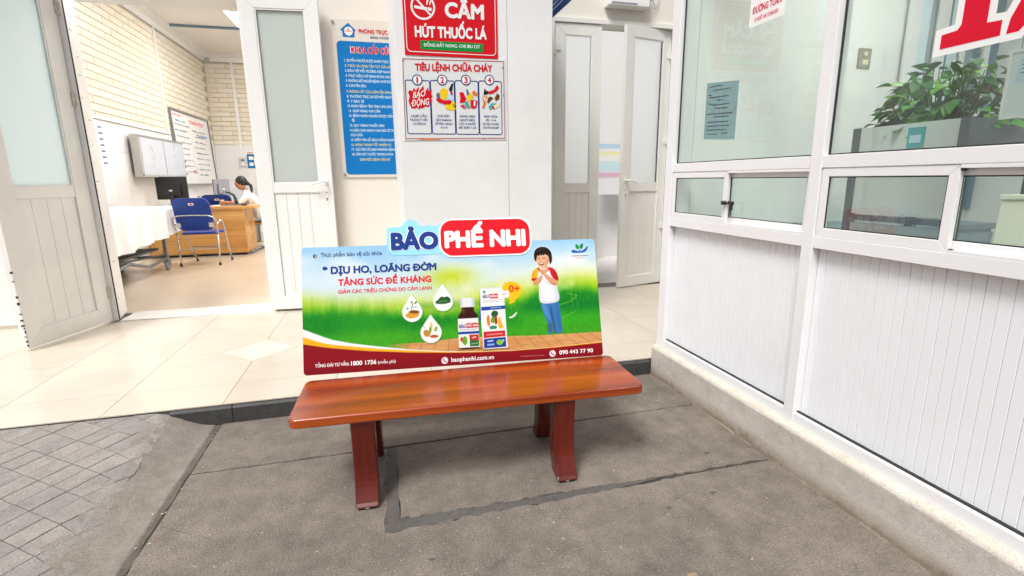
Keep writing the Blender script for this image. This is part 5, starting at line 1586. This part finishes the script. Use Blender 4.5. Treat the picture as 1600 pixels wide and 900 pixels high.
# sky, haze, meadow
IMG[:] = hx('9fd2f5')
over(ss(.60, .42, V_), hx('d3e9f3'))
over(ss(.56, .46, V_) * ss(.45, 1.45, U_) * .5, hx('e6ecd8'))
cl = vnoise(5, 9, 1) * .6 + vnoise(11, 18, 2) * .4
over(np.clip((cl - .42) * 2.6, 0, 1) * ss(.36, .50, V_) * ss(.62, .52, V_) * .75, hx('f7fafb'))
horizon = .42 - .05 * np.cos((U_ - .45) * 3.0) + .03 * (vnoise(6, 1, 3) - .5)
over(ss(.06, -.10, V_ - horizon + .02), hx('e3e86a'))
bl = vnoise(4.2, 6, 5)
over(ss(.02, -.12, V_ - horizon) * np.clip((bl - .3) * 2, 0, 1), hx('c4dc18'))
over(np.exp(-(((U_ - .71) / .12) ** 2 + ((V_ - .435) / .055) ** 2)) * .9, hx('c3d61c'))
gl_ = .315 + .025 * np.sin(U_ * 5.5 + 1.2) + .016 * (vnoise(22, 3, 7) - .5) + .012 * (vnoise(110, 9, 8) - .5) + .06 * ss(1.05, 1.2, U_)
over(ss(.05, -.06, V_ - gl_) * .85, hx('6fb81c'))
over(ss(.015, -.05, V_ - gl_ + .02), hx('2d9a22'))
over(ss(.01, -.03, V_ - gl_ + .045) * np.clip(vnoise(9, 12, 9) * 1.3, 0, 1) * .8, hx('0d7f22'))
over(ss(.22, .15, V_) * .6, hx('55b51e'))
over(np.exp(-((V_ - .27) / .035) ** 2) * ss(1.02, 1.12, U_) * .85, hx('0b7a2a'))
over(np.exp(-((V_ - .30) / .02) ** 2) * ss(.50, .58, U_) * ss(1.0, .9, U_) * .35, hx('2d8c2a'))
over(np.exp(-((V_ - .20) / .04) ** 2) * ss(1.0, 1.1, U_) * .8, hx('3fae22'))
tex = vnoise(170, 70, 10) * .6 + vnoise(80, 200, 11) * .4
IMG *= (1 + (tex - .5)[..., None] * .16 * ss(.35, .28, V_)[..., None])
for k in range(150):     # grass blades along the meadow edge
    u0 = rng.uniform(.02, 1.45); v0 = .26 + .02 * math.sin(u0 * 5.5 + 1.2) + rng.uniform(-.02, .03); h = rng.uniform(.02, .075)
    stroke([(u0, v0), (u0 + rng.uniform(-.012, .012), v0 + h)], .0022, hx(('4fa81c', '7cc024', '2b8f22', 'a6d02c')[k % 4]), .0025, .28)
for k in range(26):
    fill(circ(rng.uniform(.7, 1.45), rng.uniform(.36, .50), rng.uniform(.008, .03), 12), hx('f4f6cf'), .012, .22)
stroke([(1.30, .33), (1.355, .315), (1.31, .285), (1.245, .27)], .004, hx('9fcf3a'), .003, .55); stroke([(1.27, .205), (1.34, .235)], .004, hx('8fd03a'), .004, .5)
# plank deck
pt_ = .122 + .012 * ss(.55, .75, U_) * ss(1.2, .75, U_)
deck = ss(.0022, -.0022, V_ - pt_) * ss(.34, .52, U_)
gr_ = vnoise(14, 90, 12) * .6 + vnoise(40, 260, 13) * .4
dk_col = hx('c98a4e')[None, None] * (1 - gr_[..., None]) + hx('e0ad74')[None, None] * gr_[..., None]
over(deck, dk_col)
for k in range(17):
    u0 = .42 + .066 * k
    stroke([(u0 + (.75 - u0) * .05, .136), (u0 + (u0 - .75) * .10 - .012 * (u0 < .8) + .012, .062)], .0024, hx('8a5a2e'), .0012, .75)
over(ss(.0022, -.0022, V_ - pt_ + .0) * 0, hx('000000'))
# waves
uu = [0, .09, .134, .223, .311, .357, .492, .678, .80, 1.0, 1.22, 1.469]
mar = np.interp(U_, uu, [.147, .128, .120, .107, .095, .091, .077, .064, .058, .053, .056, .066])
yel = np.interp(U_, uu, [.181, .147, .137, .123, .110, .103, .087, .068, .061, .055, .059, .071])
whi = np.interp(U_, uu, [.218, .178, .160, .138, .122, .114, .092, .071, .0625, .0562, .060, .0725])
over(ss(.0015, -.0015, V_ - whi), hx('f4f6f8'))
over(ss(.0015, -.0015, V_ - yel), hx('f3b51e'))
over(ss(.0015, -.0015, V_ - mar), hx('8f0f1c'))
over(ss(.0015, -.0015, V_ - mar) * ss(.06, .0, V_) * .5, hx('7d0c18'))


def drop(cx, vt, vb, rad):
    rb = rad; cy = vb + rb; pts = [(cx, vt)]
    for k in range(29):
        a = R(38 - (256) * k / 28); pts.append((cx + rb * math.cos(a), cy + rb * math.sin(a)))
    return pts


for (cx, vt, vb, rad) in ((.513, .363, .225, .049), (.666, .407, .270, .049), (.600, .257, .117, .0515)):
    fill([(p[0] + .003, p[1] - .005) for p in drop(cx, vt, vb, rad)], hx('1f6a1c'), .006, .55)
    fill(drop(cx, vt, vb, rad), hx('f8f8f6'))
# herbs in the drops
fill(smooth_poly([(.478, .262), (.50, .275), (.54, .268), (.549, .258), (.53, .245), (.50, .241), (.482, .25)]), hx('dda236')); fill(smooth_poly([(.49, .275), (.52, .285), (.552, .275), (.545, .265), (.51, .266)]), hx('8a4a24'))
stroke([(.507, .275), (.512, .30), (.52, .315)], .003, hx('2d6b34')); fill(smooth_poly([(.512, .312), (.505, .33), (.52, .322)]), hx('2f8a4a')); fill(smooth_poly([(.52, .315), (.54, .33), (.535, .312)]), hx('23794a')); fill(smooth_poly([(.484, .29), (.496, .30), (.494, .284)]), hx('2c7a3c'))
stroke([(.515, .297), (.54, .298)], .003, hx('2d6b34'))
fill(smooth_poly([(.621, .318), (.64, .325), (.655, .345), (.672, .338), (.69, .345), (.708, .32), (.685, .305), (.64, .306)]), hx('1f5a2a')); fill(smooth_poly([(.632, .315), (.66, .33), (.70, .32), (.67, .312)]), hx('3c7a3c')); stroke([(.63, .308), (.705, .312)], .002, hx('5a3a22'))
fill(smooth_poly([(.560, .165), (.568, .185), (.59, .18), (.60, .155), (.575, .145)]), hx('c98a34')); fill(smooth_poly([(.588, .15), (.61, .158), (.637, .152), (.632, .142), (.605, .14)]), hx('b5602a')); fill(smooth_poly([(.595, .18), (.598, .225), (.608, .215), (.608, .175)]), hx('e3c86a'))
fill(smooth_poly([(.59, .165), (.592, .20), (.602, .19), (.60, .165)]), hx('5f9a3c')); fill(smooth_poly([(.612, .172), (.622, .198), (.634, .195), (.628, .172)]), hx('7fb454')); stroke([(.57, .19), (.562, .205)], .003, hx('b58a3c'))
# bottle
fill([(.725, .07), (.85, .07), (.846, .085), (.73, .085)], hx('5a3a1e'), .006, .5)
fill(smooth_poly([(.733, .082), (.733, .235), (.742, .25), (.753, .262), (.754, .287), (.816, .287), (.817, .262), (.828, .25), (.836, .235), (.837, .082), (.82, .076), (.75, .076)], 1), hx('3b1712'))
fill([(.757, .255), (.775, .255), (.765, .28), (.757, .28)], hx('8a4a3a'), .003, .6); fill([(.826, .10), (.834, .10), (.832, .24), (.824, .245)], hx('1c0a08'), .004, .6)
fill(rrect(.749, .820, .284, .331, .005, 3), hx('e9ecf0')); fill([(.749, .286), (.76, .286), (.76, .33), (.749, .33)], hx('b9c0ca'), .004, .7); fill([(.806, .286), (.820, .286), (.82, .33), (.808, .33)], hx('c4cad2'), .004, .7)
fill([(.733, .084), (.836, .084), (.835, .228), (.733, .228)], hx('f3f3f1')); fill([(.733, .150), (.836, .150), (.836, .163), (.733, .163)], hx('1d4aa6'))
fill(rrect(.772, .834, .180, .204, .004, 2), hx('d3182a')); stroke([(.738, .182), (.768, .182)], .003, hx('2450ad')); stroke([(.74, .174), (.83, .174)], .002, hx('8a93a0')); stroke([(.74, .169), (.82, .169)], .002, hx('a0a8b4'))
fill(rrect(.738, .781, .090, .146, .003, 2), hx('eef2e2')); fill(circ(.763, .118, .013, 14, .022), hx('69a82e')); fill(circ(.748, .125, .007, 12, .012), hx('c43a2c')); fill(rrect(.787, .833, .088, .146, .003, 2), hx('2e6e3a')); fill([(.787, .118), (.833, .118), (.833, .146), (.787, .146)], hx('c2352e')); stroke([(.80, .13), (.82, .134)], .006, hx('e8d8c8'))
stroke([(.793, .10), (.828, .104)], .004, hx('9ac48a'))
# carton
fill([(.85, .062), (.985, .064), (.98, .075), (.855, .075)], hx('5a3a1e'), .006, .5)
fill([(.842, .215), (.851, .372), (.857, .372), (.862, .21)], hx('1d3f96')); fill([(.855, .071), (.976, .071), (.972, .372), (.851, .372), (.849, .2)], hx('f4f4f2')); fill([(.851, .372), (.862, .378), (.955, .377), (.972, .372)], hx('dfe5ea'))
fill(circ(.872, .356, .007, 12), hx('2d9a8a')); fill(rrect(.898, .942, .321, .345, .004, 2), hx('d3182a')); stroke([(.906, .333), (.935, .333)], .005, hx('f6e8e6')); stroke([(.866, .312), (.965, .313)], .002, hx('9aa4b2')); stroke([(.866, .304), (.95, .305)], .002, hx('9aa4b2'))
fill([(.853, .262), (.974, .266), (.974, .283), (.853, .281)], hx('1c46a4')); stroke([(.90, .273), (.955, .2745)], .003, hx('aac4ea'))
fill(smooth_poly([(.881, .185), (.876, .215), (.882, .24), (.892, .24), (.894, .20), (.89, .18)]), hx('e0812e')); fill(smooth_poly([(.90, .235), (.905, .258), (.93, .26), (.94, .245), (.93, .23), (.915, .222)]), hx('1f5c30')); fill(smooth_poly([(.895, .20), (.90, .228), (.92, .225), (.915, .195)]), hx('69a432')); fill(smooth_poly([(.915, .19), (.918, .235), (.93, .24), (.932, .19)]), hx('a83a30')); fill(smooth_poly([(.932, .175), (.935, .225), (.947, .23), (.953, .19), (.962, .175), (.95, .165)]), hx('f0b62e'))
fill(smooth_poly([(.888, .165), (.89, .185), (.925, .185), (.93, .168)]), hx('3a8a6a'))
fill([(.858, .125), (.967, .129), (.967, .158), (.858, .156)], hx('c91c28')); stroke([(.872, .14), (.955, .143)], .008, hx('e8a8a4'), .003, .8); fill([(.857, .074), (.969, .076), (.968, .125), (.858, .121)], hx('1b4296')); stroke([(.875, .108), (.905, .11)], .007, hx('b9cdf0')); stroke([(.873, .09), (.91, .092)], .009, hx('8fb0e6')); fill(circ(.937, .1, .017, 18, .014), hx('8cc63f')); fill(circ(.955, .108, .006, 12), hx('8fd0f0'))
fill(rrect(.955, .998, .322, .358, .008, 3), hx('f4f4f4')); stroke([(.962, .34), (.985, .342)], .004, hx('a9a0a8'))
# balloon
fill(smooth_poly([(.962, .365), (.972, .392), (1.0, .404), (1.035, .40), (1.06, .38), (1.066, .352), (1.05, .325), (1.03, .312), (1.022, .295), (.990, .288), (1.004, .306), (.995, .315), (.998, .326)], 2), hx('f6c51c'))
fill(rrect(.955, .998, .322, .358, .008, 3), hx('f4f4f4')); stroke([(.962, .34), (.985, .342)], .004, hx('a9a0a8'))
fill(smooth_poly([(.985, .222), (1.01, .228), (1.03, .248), (1.036, .244), (1.022, .226), (1.0, .214)]), hx('e8f2e0'))
# the child
HS = 1.0
bpx = lambda x, y: (lambda x, y: (1.139 + (x - 82) * .00056, .575 - (y - 48) * .000554))(165 + (x - 165) * HS, 246 + (y - 246) * (1 + (HS - 1) * .6))


def kid(pts, c, soft=.0011, op=1.0, sm=2):
    P = [bpx(*p) for p in pts]
    fill(smooth_poly(P, sm) if sm else P, hx(c), soft, op)


body_ = [(112, 330), (118, 290), (125, 245), (165, 250), (215, 235), (250, 255), (262, 330), (285, 470), (294, 500), (290, 562), (200, 580), (108, 570), (108, 470), (116, 400)]
kid([(x + (x - 170) * .06, y) for x, y in body_], 'fdfdfd', .003, .5); kid([(70, 110), (120, 40), (190, 36), (250, 70), (262, 160), (235, 220), (100, 200)], 'eef4f6', .004, .5)
kid([(165, 770), (300, 770), (310, 862), (155, 862)], '2d6a1c', .006, .4)
kid([(118, 566), (200, 578), (288, 560), (294, 640), (301, 750), (303, 852), (270, 858), (232, 854), (226, 800), (207, 715), (213, 780), (216, 840), (190, 858), (163, 856), (172, 770), (145, 690), (126, 620)], '3d78b8')
kid([(122, 566), (170, 575), (178, 640), (200, 720), (190, 730), (150, 680), (128, 610)], '5c95cf', .004, .7); kid([(200, 600), (215, 600), (232, 720), (245, 845), (232, 850), (222, 780), (204, 700)], '27548c', .004, .8); kid([(160, 770), (212, 745), (216, 835), (168, 845)], '2b4f74', .004, .6)
kid([(255, 590), (285, 585), (292, 740), (296, 840), (270, 845), (262, 720)], '2f68a6', .005, .6)
for yy in (700, 735, 770, 805): kid([(225, yy), (290, yy - 12), (292, yy - 6), (228, yy + 8)], '2a5c98', .003, .4, 0)
for yy in (765, 785, 805, 825): kid([(172, yy), (210, yy - 8), (211, yy - 4), (172, yy + 5)], '7c8f86', .002, .6, 0)
kid(body_, 'f1f1f6'); kid([(240, 330), (262, 330), (288, 480), (290, 560), (250, 570), (262, 480)], 'cdd0de', .006, .7); kid([(112, 470), (125, 400), (130, 560), (110, 566)], 'd8dae6', .005, .6); kid([(130, 545), (200, 560), (288, 545), (290, 562), (200, 580), (110, 570)], 'd5d7e4', .003, .6)
kid([(150, 340), (200, 380), (230, 420), (210, 425), (165, 380)], 'd9dbe6', .005, .6)
kid([(70, 262), (112, 234), (122, 250), (110, 300), (96, 338), (45, 345), (50, 300)], 'f4b81c'); kid([(42, 336), (72, 338), (97, 330), (100, 352), (70, 362), (50, 364)], 'c8202c'); kid([(60, 300), (75, 265), (85, 262), (70, 335), (52, 335)], 'd99612', .004, .6)
kid([(188, 242), (240, 238), (280, 272), (299, 340), (300, 374), (258, 360), (228, 312), (222, 262)], 'd3202c'); kid([(270, 275), (298, 340), (298, 370), (280, 365), (262, 300)], 'a5141f', .004, .7)
kid([(104, 240), (126, 238), (150, 285), (142, 300), (120, 270)], 'd3202c'); kid([(190, 240), (214, 232), (222, 262), (190, 290), (180, 270)], 'd3202c')
kid([(54, 366), (100, 346), (140, 306), (156, 322), (134, 372), (92, 404), (62, 398)], 'e0a077'); kid([(62, 385), (100, 392), (135, 350), (134, 372), (92, 404), (62, 398)], 'b8744c', .004, .6)
kid([(158, 288), (186, 300), (240, 345), (294, 372), (288, 400), (256, 414), (224, 396), (172, 336)], 'e0a077'); kid([(200, 370), (256, 400), (288, 390), (286, 402), (256, 414), (224, 396)], 'b8744c', .004, .65)
HS = 1.03
kid([(100, 140), (108, 108), (160, 98), (206, 113), (222, 158), (217, 200), (195, 232), (165, 250), (140, 243), (117, 216), (102, 180)], 'efb990'); kid([(190, 130), (220, 160), (215, 202), (190, 236), (165, 248), (185, 215), (196, 170)], 'd28f66', .006, .6)
kid([(216, 150), (232, 150), (232, 190), (218, 192)], 'dc9a70'); kid([(112, 190), (128, 183), (134, 197), (118, 204)], 'ee9a80', .005, .6); kid([(176, 190), (194, 184), (198, 200), (180, 204)], 'e88a70', .005, .6)
HS = 1.0
kid([(122, 246), (160, 262), (178, 252), (206, 240), (216, 232), (208, 262), (184, 302), (162, 316), (140, 302)], 'e8ab84'); kid([(140, 262), (150, 300), (158, 310), (152, 265)], 'bf7c56', .003, .7, 1); kid([(160, 262), (185, 248), (184, 258), (166, 275)], 'f8dfcf', .003, .8, 1)
for a in ((150, 262, 165, 300), (165, 258, 176, 292), (178, 254, 188, 284)): kid([(a[0], a[1]), (a[0] + 3, a[1]), (a[2] + 2, a[3]), (a[2] - 1, a[3])], 'b06f4a', .002, .7, 0)
HS = 1.03
kid([(84, 150), (85, 112), (99, 74), (135, 51), (175, 47), (215, 60), (241, 90), (251, 130), (249, 175), (238, 205), (225, 214), (224, 180), (221, 152), (212, 130), (204, 124), (196, 128), (186, 112), (176, 132), (164, 118), (150, 134), (140, 116), (128, 138), (118, 122), (109, 150), (104, 174), (98, 184), (91, 172)], '241914', sm=1)
kid([(110, 80), (150, 58), (190, 62), (205, 80), (150, 74), (118, 100)], '4b372c', .005, .6); kid([(226, 100), (240, 130), (238, 170), (228, 150)], '3c2a22', .004, .6)
for x in (124, 172): kid([(x - 13, 160), (x, 153), (x + 15, 158), (x + 14, 162), (x, 158), (x - 12, 164)], '3a2018', .0012, 1, 1)
for x in (124, 172): kid([(x - 12, 146), (x, 141), (x + 14, 144), (x + 13, 148), (x, 145)], '6b4532', .0016, .8, 1)
kid([(138, 168), (146, 166), (150, 182), (140, 186), (133, 182)], 'd88f68', .002, .7); kid([(124, 200), (150, 196), (178, 198), (172, 214), (152, 222), (132, 214)], '7c2420', .0012); kid([(130, 200), (150, 198), (172, 200), (168, 206), (150, 207), (134, 206)], 'fbf3ec', .001); kid([(140, 212), (152, 210), (164, 212), (152, 219)], 'd0605c', .001)
HS = 1.0
# clinic mark
fill(smooth_poly([(1.362, .565), (1.366, .590), (1.384, .575), (1.385, .562), (1.375, .556)]), hx('1f9a4a')); fill(smooth_poly([(1.386, .562), (1.388, .578), (1.404, .593), (1.406, .572), (1.396, .556)]), hx('1a7f3c'))
fill(smooth_poly([(1.340, .553), (1.352, .556), (1.385, .544), (1.412, .556), (1.432, .580), (1.428, .556), (1.410, .538), (1.352, .538), (1.340, .542)]), hx('2a5cb8')); fill(smooth_poly([(1.375, .552), (1.385, .549), (1.396, .552), (1.385, .556)]), hx('2c8fc0'))
stroke([(1.340, .523), (1.428, .5225)], .004, hx('7a3550'), .001, .75); stroke([(1.36, .511), (1.408, .511)], .003, hx('d9a070'), .001, .9)
stroke([(1.037, .0235), (1.16, .0205)], .003, hx('c98a8c'), .001, .8)
for cx, cy in ((.660, .0275), (1.203, .0265)):
    fill(circ(cx, cy, .0165, 24), hx('f3eeee')); stroke([(cx - .006, cy + .007), (cx - .004, cy - .002), (cx + .005, cy - .007)], .0042, hx('8f0f1c')); fill(circ(cx - .006, cy + .006, .0032, 8), hx('8f0f1c')); fill(circ(cx + .006, cy - .006, .0032, 8), hx('8f0f1c'))
fill(circ(.063, .567, .0095, 18), hx('3a4048')); fill(smooth_poly([(.062, .560), (.070, .562), (.069, .572), (.063, .575)]), hx('d8cfc0'))
fill(smooth_poly([(.094, .506), (.103, .516), (.112, .514), (.124, .504), (.112, .496), (.100, .496)]), hx('1c409c'))
# write the print onto the face
lin_img = np.where(IMG <= .04045, IMG / 12.92, ((np.clip(IMG, 0, 1) + .055) / 1.055) ** 2.4) * .74
me = bpy.data.meshes.new('printed_face')
nvx = NU + 1
# trim the four corners round
cr_ = .018
iu, iv = np.meshgrid(np.arange(NU), np.arange(NV))
uc, vc = (iu + .5) / NU * AW, (iv + .5) / NV * AH
dx = np.maximum(np.maximum(cr_ - uc, uc - (AW - cr_)), 0); dy = np.maximum(np.maximum(cr_ - vc, vc - (AH - cr_)), 0)
keep = (dx * dx + dy * dy) < cr_ * cr_
base = (iv * nvx + iu)[keep]
quads = np.stack([base, base + 1, base + nvx + 1, base + nvx], 1).astype(np.int32)
me.vertices.add(nvx * (NV + 1)); co_ = np.stack([U_.ravel(), V_.ravel(), np.zeros(U_.size)], 1); me.vertices.foreach_set('co', co_.ravel())
me.loops.add(quads.size); me.loops.foreach_set('vertex_index', quads.ravel())
me.polygons.add(len(quads)); me.polygons.foreach_set('loop_start', np.arange(0, quads.size, 4, dtype=np.int32)); me.polygons.foreach_set('loop_total', np.full(len(quads), 4, np.int32))
me.update(calc_edges=True); me.validate()
at = me.color_attributes.new("print", 'FLOAT_COLOR', 'POINT')
rgba = np.ones((U_.size, 4)); rgba[:, :3] = lin_img.reshape(-1, 3)
at.data.foreach_set('color', rgba.ravel().astype(np.float32))
link('printed_face', me, M_PRINT, ad)
# lettering and the raised name plate
text('Thực phẩm bảo vệ sức khỏe', .089, .562, .378, .020, P_NAVY, ad, .0010, .008)
text('DỊU HO, LOÃNG ĐỜM', .134, .477, .640, .036, P_NAVY, ad, .0010, .042)
text('TĂNG SỨC ĐỀ KHÁNG', .166, .419, .612, .031, P_CRIMSON, ad, .0010, .036)
text('GIẢM CÁC TRIỆU CHỨNG DO CẢM LẠNH', .166, .3805, .613, .017, P_CRIMSON, ad, .0010, .026)
text('TỔNG ĐÀI TƯ VẤN.', .052, .034, .208, .0155, P_WHITE, ad, .0010, .018); text('1800 1756', .216, .033, .334, .020, P_WHITE, ad, .0010, .024); text('(miễn phí)', .342, .033, .424, .014, P_WHITE, ad, .0010, .006)
text('baophenhi.com.vn', .692, .0185, .903, .021, P_WHITE, ad, .0010, .014); text('090 443 77 90', .1 + 1.138, .0195, 1.416, .020, P_WHITE, ad, .0010, .02)
text('0+', .998, .350, 1.054, .034, P_RED, ad, .0010, .02)
text('BẢO', .864, .325, .895, .016, P_NAVY, ad, .0012, .03); text('BẢO', .738, .183, .771, .016, P_NAVY, ad, .0012, .03); text('PHẾ NHI', .775, .1865, .831, .011, P_WHITE, ad, .0012, .02); text('PHẾ NHI', .901, .327, .939, .011, P_WHITE, ad, .0012, .02)
halo = MB().prism(smooth_poly([(.403, .560), (.402, .690), (.415, .700), (.478, .700), (.494, .728), (.52, .738), (.553, .728), (.566, .700), (.60, .705), (.645, .70), (.69, .72), (.70, .560), (.60, .556), (.48, .556)], 2), -.012, .0016, XY).build('name_plate', P_SKYBLUE, ad, bevel=.001)
text('BẢO', .418, .582, .660, .090, P_WHITE, ad, .0020, .10, copies=16); text('BẢO', .422, .5835, .657, .0875, P_NAVY, ad, .0036, .062)
pillp = rrect(.660, 1.131, .538, .735, .066, 8)
MB().prism(pillp, -.012, .0030, XY).build('name_plate', P_WHITE, ad, bevel=.001)
shape(rrect(.668, 1.123, .546, .727, .060, 8), .0042, P_RED, ad, 'red_plate')
text('PHẾ NHI', .686, .5845, 1.101, .087, P_WHITE, ad, .0052, .058)
